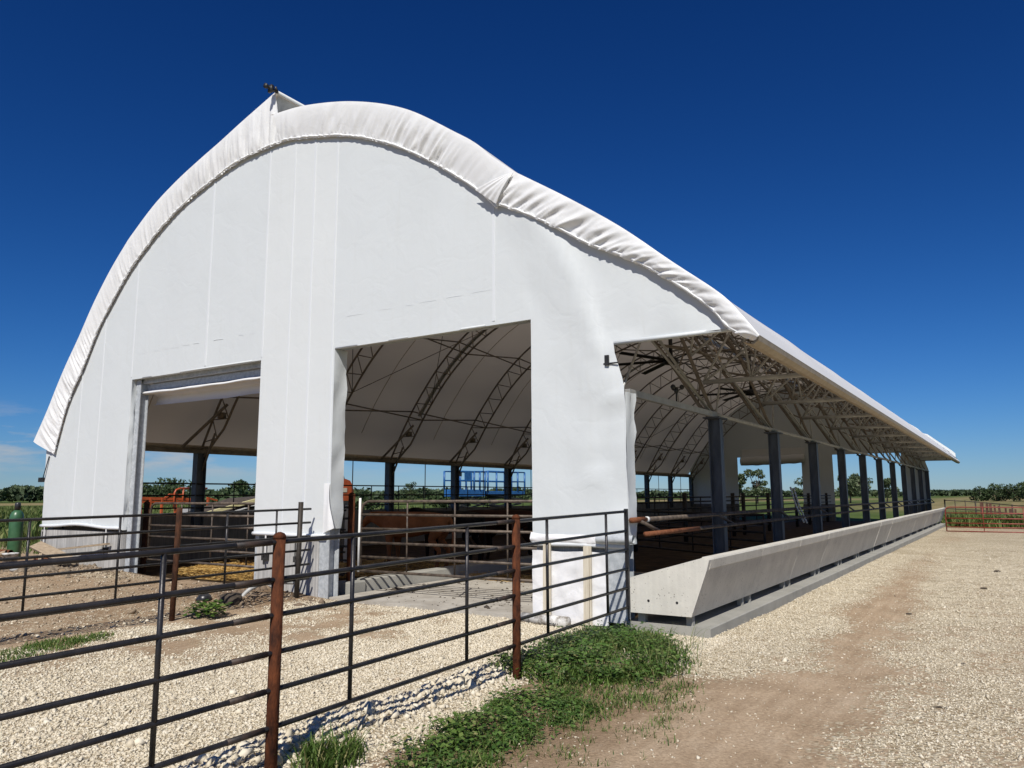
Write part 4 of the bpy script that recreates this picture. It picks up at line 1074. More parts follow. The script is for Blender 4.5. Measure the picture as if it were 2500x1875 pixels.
# waterer with lettering, right doorway
w = thing('waterer', 'low black stock waterer with pale lettering inside the right doorway', 'waterer', (-7.9, 14.6, 0))
o = MB(); o.prism([(-8.5, .0), (-7.1, .0), (-7.15, .50), (-8.45, .50)], 'y', 15.2, 15.9); o.build('body', 'black', w)
o = MB(); o.box(-9.2, -6.2, 15.0, 15.12, .1, .16); o.build('kerb_plank', 'wood', w)
def lettering(text, size, loc, rot, m, parent, extr=.003):
    cu = bpy.data.curves.new('lettering', 'FONT'); cu.body = text; cu.size = size; cu.extrude = extr
    o = bpy.data.objects.new('lettering', cu); COL.objects.link(o)
    dg = bpy.context.evaluated_depsgraph_get(); me = bpy.data.meshes.new_from_object(o.evaluated_get(dg))
    bpy.data.objects.remove(o); o = bpy.data.objects.new('lettering', me); COL.objects.link(o)
    me.materials.clear(); me.materials.append(M[m])
    off = WORLD[parent.name] if parent else Vector((0, 0, 0))
    o.location = Vector(loc)-off; o.rotation_euler = rot
    if parent: o.parent = parent
    return o
lettering('Cobett', .17, (-8.02, 15.19, .34), (R(90), 0, 0), 'white', w)
# printed pipe at the pillar foot
w = thing('printed_pipe', 'pale plastic pipe with black lettering half buried at the foot of the corner pillar', 'pipe', (-5.4, 9.2, 0))
o = MB(); o.tube([(-5.9, 9.33, .06), (-5.12, 9.20, .075)], .075, 16); o.build('body', 'bucket', w, True)
lettering('leigh', .10, (-5.42, 9.175, .04), (R(78), 0, R(-9)), 'black', w)

# ------------------------------------------------------------------ fans, anemometer, chain
def fan(label, x, y, z, top):
    t = thing('ceiling_fan', label, 'fan', (x, y, z), 'large ceiling fans under the ridge')
    o = MB(); o.tube([(x, y, z+.1), (x, y, top)], .07, 10); o.build('downrod', 'black', t, True)
    o = MB(); o.lathe((x, y, z-.16), [(.10, 0), (.26, .03), (.26, .22), (.12, .30)], 20); o.build('motor', 'black', t, True)
    for k in range(6):
        a = k*math.pi/3+.25; d = Vector((math.cos(a), math.sin(a), 0))
        o = MB(); o.bar(Vector((x, y, z))+d*.25, Vector((x, y, z-.05))+d*2.7, .17, .03, (0.25*d.y, -.25*d.x, 1)); o.build('blade', 'bracket', t)
    return t
fan('nearer large black ceiling fan hanging under the ridge', -9.75, 25.3, 6.45, 8.3)
fan('farther large black ceiling fan hanging under the ridge', -9.75, 35.2, 6.42, 8.3)
t = thing('anemometer', 'small black three-cup anemometer on the eave beam of the open side', 'anemometer', (-4.4, 11.6, 3.2))
o = MB(); o.tube([(-4.4, 11.6, 3.22), (-4.4, 11.6, 3.46)], .014, 8); o.lathe((-4.4, 11.6, 3.36), [(.02, 0), (.035, .02), (.035, .08), (.02, .1)], 12); o.build('mast', 'black', t, True)
for a in (.3, 2.4, 4.5):
    o = MB(); cx_, cy_ = -4.4+.09*math.cos(a), 11.6+.09*math.sin(a)
    o.lathe((cx_, cy_, 3.46), [(.008, -.042), (.030, -.03), (.043, 0), (.030, .03), (.008, .042)], 12); o.tube([(-4.4, 11.6, 3.46), (cx_, cy_, 3.46)], .006, 5); o.build('cup', 'black', t, True)
o = MB()
cp = [Vector((-4.2, 17.95, 1.9)), Vector((-4.16, 18.15, 1.55)), Vector((-4.12, 18.35, 1.3)), Vector((-4.1, 18.6, 1.12))]
for pth in (cp, [p+Vector((.02, .22, -.02)) for p in cp]):
    P_ = smooth_path([tuple(p) for p in pth], .05)
    for i in range(len(P_)-1):
        a, b = Vector(P_[i]), Vector(P_[i+1]); mdl = (a+b)/2
        o.tube([a-(b-a)*.2, b+(b-a)*.2], .014 if i % 2 else .022, 6)
tag(o.build('chain', 'galv', None, True), 'galvanised chain looped down from the second bunk column to the lower rail', 'chain')

# ------------------------------------------------------------------ machines beyond the left wall
def wheel(t, x, y, z, r, w, m='darksteel'):
    o = MB(); o.tube([(x-w/2, y, z), (x+w/2, y, z)], r, 18); wh = o.build('wheel', m, t, True)
    o = MB(); o.tube([(x-w/2-.01, y, z), (x+w/2+.01, y, z)], r*.45, 12); o.build('rim', 'greyplastic', wh, True)
def scissor(label, x, y0, y1, zd0, zd1, zr, w=1.2, panel=True):
    t = thing('scissor_lift', label, 'scissor lift', (x, (y0+y1)/2, gz(x, y0)))
    o = MB(); o.box(x-w/2, x+w/2, y0+.1, y1-.1, .25, .75, .05); o.build('chassis', 'darksteel', t)
    for yy in (y0+.5, y1-.5):
        for s in (-1, 1): wheel(t, x+s*w/2, yy, .3, .3, .2)
    o = MB(); n = 3; h = (zd0-.8)/n
    for k in range(n):
        for s in (-1, 1):
            xx = x+s*(w/2-.15)
            o.bar((xx, y0+.4, .8+k*h), (xx, y1-.4, .8+(k+1)*h), .06, .1); o.bar((xx+.07, y1-.4, .8+k*h), (xx+.07, y0+.4, .8+(k+1)*h), .06, .1)
    o.build('scissor_arms', 'darksteel', t)
    o = MB(); o.box(x-w/2, x+w/2, y0, y1, zd0, zd1, .03); o.build('platform', 'blue', t)
    o = MB()
    for s in (-1, 1):
        for z in (zr, (zr+zd1)/2): o.tube([(x+s*w/2, y0+.03, z), (x+s*w/2, y1-.03, z)], .045, 8)
        for k in range(4): 
            yy = y0+.03+(y1-y0-.06)*(0, .58, .8, 1.)[k]; o.tube([(x+s*w/2, yy, zd1), (x+s*w/2, yy, zr)], .07, 8)
    for yy in (y0+.03, y1-.03):
        for z in (zr, (zr+zd1)/2): o.tube([(x-w/2, yy, z), (x+w/2, yy, z)], .03, 8)
    o.build('guard_rail', 'blue', t, True)
    if panel:
        o = MB(); o.box(x+w/2-.02, x+w/2+.03, y0+.75, y0+1.5, (zr+zd1)/2, zr); o.build('sign_panel', 'blue', t)
        o = MB(); o.box(x+w/2-.3, x+w/2-.05, y0+.2, y0+.5, zr-.35, zr-.05); o.build('control_box', 'black', t)
    return t
scissor('blue scissor lift with a solid blue panel on its guard rail', -32, 41.5, 44.7, 1.72, 2.18, 3.42)
scissor('farther blue scissor lift with open guard rails', -32, 45.0, 50.0, 1.82, 2.08, 3.50, 1.2, False)
t = thing('boom_lift', 'low orange boom lift with hooped basket seen through the left doorway', 'boom lift', (-26, 17, gz(-26, 17)))
o = MB(); o.box(-26.7, -25.4, 15.8, 18.4, .45, .8, .05); o.build('chassis', 'darksteel', t)
for yy in (16.2, 18.0):
    for s in (-.65, .65): wheel(t, -26.05+s, yy, .42, .42, .3)
o = MB(); o.bar((-25.9, 15.55, 1.72), (-25.9, 18.0, 1.66), .12, .10); o.bar((-26.2, 15.6, 1.6), (-26.2, 17.9, 1.55), .1, .08)
o.build('boom', 'orange', t)
for yy in (15.65, 16.0, 16.45, 17.0, 17.9, 18.35):
    o = MB(); o.bar((-25.85, yy, .75), (-25.85, yy, 1.72), .06, .09); o.build('upright', 'orange', t)
o = MB(); o.bar((-25.85, 18.3, 1.72), (-25.85, 18.75, 1.62), .06, .06); o.bar((-25.85, 16.55, 1.72), (-25.85, 16.75, 1.86), .06, .06); o.bar((-25.85, 16.75, 1.86), (-25.85, 17.3, 1.84), .05, .05)
o.build('cross_bar', 'orange', t)
for ya, yb in ((16.9, 17.35), (17.75, 18.1)):
    o = MB(); o.tube([(-25.8, ya, 1.35), (-25.8, ya, 1.92), (-25.8, ya+.06, 2.02), (-25.8, ya+.2, 2.07), (-25.8, yb+.15, 2.08)], .035, 8)
    o.tube([(-25.8, yb-.1, 2.07), (-25.8, yb-.1, 1.5)], .03, 8); o.build('basket_hoop', 'orange', t, True)
o = MB(); o.box(-26.2, -25.7, 17.2, 17.75, 1.05, 1.35); o.build('cover_panel', 'white', t)
t = thing('telehandler', 'orange machine with black exhaust box, half hidden behind the white middle pillar', 'telehandler', (-27, 26, gz(-27, 26)))
o = MB(); P_ = [(24.6, 1.55), (26.75, 1.55), (26.85, 1.8), (26.8, 2.25), (26.6, 2.5), (26.3, 2.58), (24.6, 2.6)]
o.prism(P_, 'x', -27.9, -26.6); o.build('engine_cover', 'orange', t)
o = MB(); o.box(-26.61, -26.58, 26.1, 26.4, 1.95, 2.15); o.build('cover_label', 'batten', t)
o = MB(); o.box(-27.4, -26.8, 25.5, 26.25, 2.6, 3.03, .04); o.tube([(-27., 26.3, 2.6), (-27., 26.35, 2.72), (-27., 26.55, 2.72), (-27., 26.6, 2.58)], .03, 8); o.build('exhaust_box', 'black', t)
o = MB(); o.box(-27.9, -26.6, 23.5, 26.7, .7, 1.54); o.build('chassis', 'darksteel', t)
for yy in (24., 26.2): 
    for s in (-.7, .7): wheel(t, -27.2+s, yy, .55, .55, .4)
# sloped lumber
o = MB(); o.prism([(15.4, .9), (16.6, 1.05), (18.9, 1.7), (20.5, 1.8), (20.5, 0), (15.4, 0)], 'x', -25.4, -23.3); rp = o.build('dirt_ramp', 'manure'); kind(rp, 'structure')
o = MB(); o.bar((-23.2, 16.0, 1.10), (-23.2, 19.6, 1.88), .10, .11, (0, 0, 1)); tag(o.build('lumber_board', 'yellowwood'), 'wide yellow board leaning up the bank beside the orange boom lift', 'board')
o = MB(); o.bar((-23.1, 16.9, 1.12), (-23.1, 19.6, 1.72), .05, .035, (0, 0, 1)); tag(o.build('lumber_board', 'white'), 'thin pale strip of lumber below the yellow board', 'board')

# ------------------------------------------------------------------ clutter left of the barn
def cyl(label, x, y, h, r, m):
    t = thing('gas_cylinder', label, 'gas cylinder', (x, y, gz(x, y)))
    z = gz(x, y)-.03
    o = MB(); o.lathe((x, y, z), [(r*.93, 0), (r, .03), (r, h-.42), (r*.93, h-.34), (r*.72, h-.26), (r*.42, h-.21)], 24); o.build('body', m, t, True)
    o = MB(); o.lathe((x, y, z), [(r*.42, h-.23), (r*.42, h-.04), (r*.3, h-.005), (r*.1, h)], 18); o.build('cap', 'black', t, True)
cyl('tall green gas cylinder with black cap at the left edge', -22.75, 10.25, 1.52, .17, 'green')
cyl('shorter black gas cylinder left of the green one', -23.0, 9.72, 1.14, .17, 'black')
def board(label, p, q, w, th, m='wood', up=(0, 0, 1)):
    o = MB(); o.bar(p, q, w, th, up); return tag(o.build('board', m), label, 'board')
z0 = gz(-18.5, 9.0)
board('wide weathered board lying slantwise on the pile before the left pier', (-19.5, 9.25, z0+.40), (-17.0, 8.75, z0+.16), .26, .045, 'wood', (0, -.5, 1))
board('narrow weathered board leaning up against the left pier', (-18.8, 9.1, z0+.28), (-16.55, 9.33, z0+.50), .09, .04)
board('short dark board stuck in the soil before the left pier', (-18.5, 8.9, z0+.24), (-17.85, 8.55, z0-.03), .06, .04)
def rpipe(label, p, q, r=.05, m='rustlight'):
    o = MB(); o.tube([p, q], r, 12, cap=False); o.tube([q, p], r*.86, 12, cap=False); tag(o.build('steel_pipe', m, None, True), label, 'pipe')
rpipe('rusty pipe piece lying level in the middle of the pile by the left pier', (-19.0, 9.05, z0+.10), (-17.95, 8.9, z0+.11), .055)
rpipe('rusty pipe piece sloping into the soil behind the bucket', (-19.35, 9.2, z0+.02), (-18.85, 9.0, z0+.14), .055)
rpipe('long rusty pipe lying across in front of the gas cylinders', (-24.2, 10.0, .32), (-20.9, 9.35, .42), .06)
rpipe('tan pipe sloping down from the stack beside the green gas cylinder', (-21.0, 9.3, .42), (-21.9, 8.9, .14), .06, 'wood')
t = thing('bucket', 'dirty white plastic bucket standing by the rubble left of the barn', 'bucket', (-18.9, 8.45, gz(-18.9, 8.45)))
o = MB(); zb = gz(-18.9, 8.45)-.02; o.lathe((-18.9, 8.45, zb), [(.13, 0), (.155, .34), (.165, .34), (.165, .37), (.15, .37), (.145, .33), (.12, .02)], 20); o.build('body', 'bucket', t, True)
def clod(name, x, y, s, m, label, cat, k=0, fl=.6):
    o = MB(); g = random.Random(k); vs = []; n1, n2 = 9, 7
    for i in range(n2+1):
        th = math.pi*i/n2
        for j in range(n1):
            ph = 2*math.pi*j/n1; d = 1+.35*noise.noise((math.cos(ph)*math.sin(th)*1.8+k, math.sin(ph)*math.sin(th)*1.8, math.cos(th)*1.8))
            vs.append((x+s*d*math.sin(th)*math.cos(ph), y+s*d*math.sin(th)*math.sin(ph), gz(x, y)+s*fl*d*math.cos(th)+s*.25))
    o.add(vs, [(i*n1+j, (i+1)*n1+j, (i+1)*n1+(j+1) % n1, i*n1+(j+1) % n1) for i in range(n2) for j in range(n1)])
    return tag(o.build(name, m, None, True), label, cat)
clod('rock', -18.35, 8.35, .13, 'greyplastic', 'grey rock beside the dirty white bucket', 'rock', 1)
clod('rock', -18.1, 8.5, .08, 'manure', 'small dark rock just right of the grey rock by the bucket', 'rock', 2)
clod('soil_heap', -10.75, 8.15, .20, 'manure', 'dark soil heap beside the grey conduit before the middle pillar', 'soil heap', 3)
clod('soil_heap', -11.3, 8.05, .13, 'black', 'blackish lump in the mud left of the dark soil heap', 'soil heap', 6)
# grey conduit rising out of the mud
o = MB(); P_ = smooth_path([(-10.95, 8.45, -.05), (-10.93, 8.55, .14), (-10.85, 8.75, .27), (-10.7, 9.0, .30), (-10.55, 9.3, .28)], .05)
o.tube([tuple(p) for p in P_], .035, 10); tag(o.build('conduit_pipe', 'greyplastic', None, True), 'bent grey conduit rising from the mud to the middle pillar', 'conduit')

# rubble, clods and manure crumbs
def crumbs(name, n, fx, size, m, label, cat, seed):
    g = np.random.default_rng(seed); x, y = fx(g, n)
    z = height(x, y); base = np.array([[1, 0, 0], [-1, 0, 0], [0, 1, 0], [0, -1, 0], [0, 0, 1], [0, 0, -1]], float)
    fc = np.array([[0, 2, 4], [2, 1, 4], [1, 3, 4], [3, 0, 4], [2, 0, 5], [1, 2, 5], [3, 1, 5], [0, 3, 5]])
    s = size*np.exp(g.normal(0, .6, n)); v = (base[None]*g.uniform(.5, 1.2, (n, 6, 1))+g.normal(0, .25, (n, 6, 3)))*s[:, None, None]*np.array([1, 1, .6])
    P = v+np.stack([x, y, np.where(inside(x, y), .05, z)], 1)[:, None]
    return kind(np_mesh(name, P.reshape(-1, 3), (fc[None]+np.arange(n)[:, None, None]*6).reshape(-1, 3), m), 'stuff', label, cat)
crumbs('soil_clods', 900, lambda g, n: (g.normal(-18.2, 1.1, n), np.minimum(9.35, g.normal(8.75, .35, n))), .035, mat('grey_brown_clods', (.14, .105, .07), (.27, .215, .15), .95, 0, 9.), 'broken soil clods along the foot of the left pier', 'soil', 21)
crumbs('soil_clods', 600, lambda g, n: (g.normal(-11.2, .8, n), np.minimum(9.3, g.normal(8.7, .35, n))), .03, mat('brown_clods', (.13, .09, .06), (.24, .18, .12), .95, 0, 9.), 'broken mud clods before the middle pillar', 'soil', 22)
crumbs('manure_crumbs', 420, lambda g, n: (g.uniform(-9.8, -5.9, n), g.uniform(9.6, 13, n)), .016, 'manure', 'dark crumbs scattered over the concrete apron of the right doorway', 'manure', 23)
crumbs('manure_crumbs', 25, lambda g, n: (g.uniform(-2.4, .6, n), g.uniform(6, 24, n)), .018, 'manure', 'dark crumbs scattered along the drive', 'manure', 24)
MC = [(-1.05, 16.5), (-.55, 18.3), (-1.5, 13.), (-.2, 24.)]
MN = ['nearest', 'second', 'dark flat', 'farthest']
for k, (x, y) in enumerate([(-1.45, 13.), (-.6, 16.8), (-.45, 20.5)]):
    clod('manure_pat', x, y, .04+.015*k, 'manure', ('nearest', 'middle', 'farthest')[k]+' of three dark manure pats on the drive', 'manure', 10+k, .3)

# ------------------------------------------------------------------ straw, grass, weeds
def straws(n, fx, z, seed, label, L=(.08, .26)):
    g = np.random.default_rng(seed); x, y = fx(g, n); a = g.uniform(0, 6.28, n); l = g.uniform(*L, n); w = .0045
    dz = g.normal(0, .05, n); zz = z+g.gamma(1.3, .018, n)
    dx, dy = np.cos(a)*l/2, np.sin(a)*l/2; px, py = -np.sin(a)*w, np.cos(a)*w
    v = np.stack([np.stack([x-dx-px, y-dy-py, zz-dz*l], 1), np.stack([x+dx-px, y+dy-py, zz+dz*l], 1), np.stack([x+dx+px, y+dy+py, zz+dz*l+.004], 1), np.stack([x-dx+px, y-dy+py, zz-dz*l+.004], 1)], 1)
    return kind(np_mesh('straw', v.reshape(-1, 3), np.arange(4*n).reshape(n, 4), 'straw', 4), 'stuff', label, 'straw')
def ellip(cx, cy, rx, ry):
    def f(g, n):
        r = np.sqrt(g.random(n)); a = g.uniform(0, 6.28, n); return cx+rx*r*np.cos(a), cy+ry*r*np.sin(a)
    return f
straws(16000, ellip(-14.6, 12.3, 2.6, 1.9), .03, 31, 'golden straw spread on the floor inside the left doorway')
straws(2200, ellip(-9.0, 13.5, 1.7, .5), .03, 32, 'thin straw at the edge of the concrete apron')
straws(5000, ellip(-12.6, 14.2, 2.4, 2.2), .03, 33, 'straw in the shaded pen under the cattle')
o = MB(); P_ = [(-14.6+2.55*math.cos(a)*(1+.1*math.sin(5*a)), 12.3+1.85*math.sin(a)*(1+.1*math.cos(4*a))) for a in np.linspace(0, 6.28, 40, endpoint=False)]
o.add([(x, y, .022) for x, y in P_], [tuple(range(40))]); sb = o.build('straw_bed', mat('trodden_straw', (.20, .12, .035), (.42, .27, .09), .9, 0, 14., .8, 40.)); kind(sb, 'structure')

def poly_sampler(poly):
    P = np.array(poly); lo, hi = P.min(0), P.max(0)
    def f(g, n):
        out = []
        while sum(len(a) for a in out) < n:
            q = g.uniform(lo, hi, (n*2, 2)); x, y = q[:, 0], q[:, 1]; ins = np.zeros(len(q), bool); j = len(P)-1
            for i in range(len(P)):
                c = ((P[i, 1] > y) != (P[j, 1] > y)) & (x < (P[j, 0]-P[i, 0])*(y-P[i, 1])/(P[j, 1]-P[i, 1]+1e-9)+P[i, 0]); ins ^= c; j = i
            out.append(q[ins])
        q = np.concatenate(out)[:n]; return q[:, 0], q[:, 1]
    return f
def blades(name, n, fx, h, w, m, seed, label, cat, clump=0., lean=.5, jit=.06):
    g = np.random.default_rng(seed); x, y = fx(g, n)
    if clump:
        k = max(3, int(n*clump)); ix = g.integers(0, k, n); x = x[:k][ix]+g.normal(0, jit, n); y = y[:k][ix]+g.normal(0, jit, n)
    z = height(x, y)-.01; a = g.uniform(0, 6.28, n); H = h*np.minimum(1.5, np.exp(g.normal(0, .32, n))); W = w*g.uniform(.6, 1.3, n); ln = lean*g.uniform(.2, 1.2, n)*H
    dx, dy = np.cos(a), np.sin(a); px, py = -dy*W, dx*W
    def row(t, s): return (x+dx*ln*t*t, y+dy*ln*t*t, z+H*t*(1-.28*t*ln/H), px*s, py*s)
    rows = [row(0, .8), row(.35, 1.), row(.7, .75), row(1., .06)]; v = []
    for (X_, Y_, Z_, a_, b_) in rows: v += [np.stack([X_-a_, Y_-b_, Z_], 1), np.stack([X_+a_, Y_+b_, Z_], 1)]
    v = np.stack(v, 1); f = np.array([[0, 1, 3, 2], [2, 3, 5, 4], [4, 5, 7, 6]])
    return kind(np_mesh(name, v.reshape(-1, 3), (f[None]+np.arange(n)[:, None, None]*8).reshape(-1, 4), m, 4), 'stuff', label, cat)
G1 = [(-4.12, 6.41), (-4.5, 6.88), (-4.65, 7.9), (-4.7, 9.2), (-4.1, 9.3), (-3.3, 8.5), (-3.0, 7.9), (-2.95, 6.9), (-3.3, 6.75), (-3.82, 6.18)]
G2 = [(-3.45, 4.0), (-3.7, 4.6), (-3.75, 5.1), (-3.9, 5.9), (-3.75, 6.4), (-3.05, 5.9), (-2.95, 5.3), (-3.05, 4.4), (-3.2, 3.8)]
G3 = [(-4.0, 3.6), (-4.16, 4.1), (-3.85, 4.0), (-3.8, 3.5)]
G4 = [(-9.5, 4.0), (-10.05, 4.9), (-9.95, 5.7), (-9.7, 5.6), (-9.35, 4.7), (-9.1, 4.0)]
blades('grass', 8500, poly_sampler(G1), .095, .0062, 'grass', 41, 'dense green grass clump at the foot of the corner pillar', 'grass', .012, 1.2, .10)
blades('grass', 5200, poly_sampler(G2), .06, .0045, 'grass', 42, 'green grass patch along the near fence in the foreground', 'grass', .007, 1.3, .085)
blades('grass', 700, poly_sampler(G3), .15, .005, 'grass', 43, 'small grass tuft beside the near rusty post', 'grass', .03, .8, .05)
blades('grass', 2600, poly_sampler(G4), .05, .005, 'grass', 44, 'strip of grass along the middle fence at the left', 'grass', .05, .9, .06)
blades('grass', 900, poly_sampler([(-3.2, 4.6), (-2.9, 6.6), (-2.2, 6.6), (-2.2, 5.2), (-2.6, 4.4)]), .05, .003, 'grass', 45, 'sparse short grass thinning out on the dirt', 'grass', .08, 1., .05)
def leaves(n, fx, h, s, seed, label, m='grass'):
    g = np.random.default_rng(seed); x, y = fx(g, n); k = max(3, n//14); ix = g.integers(0, k, n); x0 = x[:k][ix]; y0 = y[:k][ix]
    a = g.uniform(0, 6.28, n); r = g.uniform(.02, .12, n); x = x0+np.cos(a)*r; y = y0+np.sin(a)*r; z = height(x0, y0)+h*g.uniform(.25, 1., n)
    L = s*g.uniform(.6, 1.4, n); W = L*.42; dx, dy = np.cos(a), np.sin(a); dz = g.uniform(-.5, .35, n)
    c = np.stack([x, y, z], 1); d = np.stack([dx, dy, dz], 1)*L[:, None]; p = np.stack([-dy, dx, g.uniform(-.3, .3, n)], 1)*W[:, None]
    v = np.stack([c, c+d*.45+p, c+d, c+d*.45-p], 1)
    return kind(np_mesh('weed_leaves', v.reshape(-1, 3), np.arange(4*n).reshape(n, 4), m, 4), 'stuff', label, 'weeds')
blades('grass', 260, poly_sampler([(-3.6, 7.2), (-3.5, 9.2), (-3.0, 8.4), (-2.75, 7.4), (-3.1, 7.0)]), .26, .0028, 'weed', 46, 'thin dark seed stems at the edge of the grass clump by the bunk pad', 'grass', .2, 1.1, .08)
blades('grass', 1500, poly_sampler([(-3.9, 6.3), (-3.2, 6.7), (-2.6, 7.2), (-2.5, 6.5), (-3.0, 5.6)]), .06, .004, 'grass', 47, 'straggling grass between the two green patches', 'grass', .06, 1.2, .08)
leaves(2600, poly_sampler(G1), .17, .044, 54, 'leafy weeds mixed into the grass clump by the corner pillar', 'weedleaf')
leaves(1500, poly_sampler(G2), .07, .034, 55, 'leafy weeds mixed into the foreground grass patch', 'weedleaf')
leaves(900, poly_sampler([(-3.75, 4.2), (-3.85, 6.0), (-3.5, 6.2), (-3.3, 4.6), (-3.4, 3.9)]), .11, .036, 51, 'broad-leaved weeds among the foreground grass')
leaves(900, poly_sampler([(-4.5, 6.5), (-4.5, 7.6), (-3.9, 7.2), (-3.9, 6.3)]), .13, .038, 52, 'broad-leaved weeds beside the second rusty post')
leaves(260, poly_sampler([(-10.3, 7.0), (-10.3, 7.4), (-9.9, 7.4), (-9.9, 7.0)]), .22, .08, 53, 'dark leafy weed at the rusty post of the middle fence')
# weeds and crops farther out
blades('weeds', 16000, poly_sampler([(-3.4, 49.2), (7, 47.5), (14, 52), (14, 75), (-3.4, 75)]), .30, .03, 'weed', 61, 'tall green weeds beyond the feed bunk and red gate', 'weeds', .012, .6, .45)
blades('weeds', 5000, poly_sampler([(-3.3, 48.9), (-1.1, 46.5), (.6, 48.6), (0, 52), (-3, 52)]), .5, .03, 'weed', 62, 'tall weeds crowding the far end of the bunk', 'weeds', .015, .7, .3)
blades('weeds', 5000, poly_sampler([(1.6, 9), (9, 9), (12, 46), (1.9, 46)]), .35, .02, 'weed', 66, 'weeds along the right side of the drive', 'weeds', .05, .6, .3)
blades('corn', 40000, poly_sampler([(-30, 14), (-52, 12), (-130, 40), (-130, 95), (-60, 75), (-32, 40)]), .5, .05, 'weed', 63, 'rows of green crop in the field left of the barn', 'crop', .12, .5, .3)
blades('weeds', 7000, poly_sampler([(-21, 14), (-30, 13), (-34, 40), (-30, 58), (-21, 50)]), .45, .03, 'weed', 64, 'rank weeds between the left wall and the crop field', 'weeds', .05, .5, .3)
blades('weeds', 2500, poly_sampler([(-24.5, 10.6), (-34, 10.6), (-34, 15), (-23, 13)]), .16, .015, 'weed', 65, 'low weeds behind the gas cylinders', 'weeds', .06, .6, .2)

# ------------------------------------------------------------------ trees and woods
def quads(C, size, g, flat=.5):
    n = len(C); a = g.normal(0, 1, (n, 3)); a /= np.linalg.norm(a, axis=1)[:, None]; b = g.normal(0, 1, (n, 3)); b -= (a*b).sum(1)[:, None]*a; b /= np.linalg.norm(b, axis=1)[:, None]
    s = size*g.uniform(.5, 1.4, n)[:, None]
    return np.stack([C-a*s, C-b*s*.6, C+a*s, C+b*s*.6], 1).reshape(-1, 3), np.arange(4*n).reshape(n, 4)
def tree(label, x, y, h, w, m, seed, n=1300, leaf=.22, grp=None, low=.25):
    g = np.random.default_rng(seed); z0 = gz(x, y)-.1
    t = thing('tree', label, 'tree', (x, y, z0), grp)
    k = 15; cl = []; o = MB()
    o.tube([(x, y, z0), (x+.1*w*.2, y, z0+h*.35), (x, y, z0+h*.7)], [h*.03, h*.022, h*.008], 8)
    for i in range(k):
        a = g.uniform(0, 6.28); rr = math.sqrt(g.random())*w*.42; zz = z0+h*(low+(1-low)*g.uniform(.1, .92)); rr *= 1.15-.5*abs((zz-z0)/h-.5)*2
        c = (x+rr*math.cos(a), y+rr*math.sin(a), zz); cl.append(c)
        o.tube([(x, y, z0+h*.25+(zz-z0)*.2), ((x+c[0])/2, (y+c[1])/2, (z0+h*.3+zz)/2), c], [h*.012, h*.008, h*.003], 5)
    o.build('trunk', 'bark', t, True)
    ix = g.integers(0, k, n); C = np.array(cl)[ix]; d = g.normal(0, 1, (n, 3)); d /= np.linalg.norm(d, axis=1)[:, None]
    R_ = w*np.array([.15+.10*g.random() for _ in range(k)])[ix]*g.uniform(.35, 1.05, n)**.6
    C = C+d*R_[:, None]*np.array([1, 1, .72]); C[:, 2] = np.maximum(C[:, 2], z0+h*low*.4)
    V_, F_ = quads(C, leaf, g); V_ = V_-np.array([x, y, z0])
    ob = np_mesh('crown', V_, F_, m, 4); ob.parent = t
    return t
def at(dx, dy, d): return dx*d, dy*d
G_ = 'trees standing beyond the fields'
for (dx, dy, d, h, w, m, s, lab) in [
    (-.2850, .9585, 150, 5.6, 3.2, 'leafpale', 1, 'pale green tree left of the steel column in the rear left doorway'),
    (-.2660, .9640, 148, 6.3, 4.4, 'leafpale', 2, 'tall pale green tree filling the rear left doorway'),
    (-.2120, .9770, 150, 5.2, 4.0, 'leafpale', 3, 'single round tree at the right side of the rear left doorway'),
    (-.1630, .9866, 150, 5.6, 4.2, 'leafpale', 4, 'broad tree in the left half of the rear right doorway'),
    (-.1480, .9890, 155, 5.9, 4.6, 'leafpale', 5, 'tall tree in the middle of the rear right doorway'),
    (-.1240, .9923, 158, 4.6, 4.0, 'leafpale', 6, 'lower tree at the right side of the rear right doorway'),
    (-.0310, .9995, 205, 3.5, 4.6, 'leaf', 7, 'leftmost tree of the dark group at the right edge, with an airy crown'),
    (-.0150, .9999, 205, 3.6, 5.5, 'leaf', 8, 'second tree of the dark group at the right edge, low and round'),
    (.0000, 1.0, 200, 4.4, 5.5, 'leaf', 9, 'tallest tree of the dark group at the right edge'),
    (.0170, .9999, 195, 4.1, 6.0, 'leaf', 10, 'rightmost tree of the dark group, cut by the photo edge'),
    (-.8520, .5235, 210, 5.2, 12., 'leaf', 11, 'round dark tree just right of the left door post'),
    (-.8400, .5425, 215, 5.4, 14., 'leaf', 12, 'broad tree above the orange boom lift'),
    (-.7885, .6150, 200, 4.9, 9., 'leaf', 13, 'tall tree beside the middle pillar, in the left doorway'),
    (-.6520, .7582, 260, 6.6, 5.5, 'leaf', 14, 'tree standing above the treeline left of the first far column'),
    (-.5380, .8430, 220, 4.2, 8., 'leaf', 15, 'tree right of the blue scissor lifts, by the corner pillar')]:
    x, y = at(dx, dy, d)
    tree(lab, x, y, h, w, m, 100+s, 1700 if w < 7 else 2200, .20 if w < 7 else .34, None, .0 if m == 'leaf' else .2)
def bush(label, x, y, h, w, s):
    tree_ = thing('bush', label, 'bush', (x, y, gz(x, y))); g = np.random.default_rng(s); n = 700
    d = g.normal(0, 1, (n, 3)); d /= np.linalg.norm(d, axis=1)[:, None]; C = d*g.uniform(.4, 1, n)[:, None]*np.array([w/2, w/2, h*.55]); C[:, 2] += h*.45; C = C[C[:, 2] > 0]
    C[:, 2] *= .75+.4*vnoise(C[:, 0]*1.3+s, C[:, 1]*1.3)
    V_, F_ = quads(C, w*.045, g); ob = np_mesh('foliage', V_, F_, 'leaf', 4); ob.parent = tree_
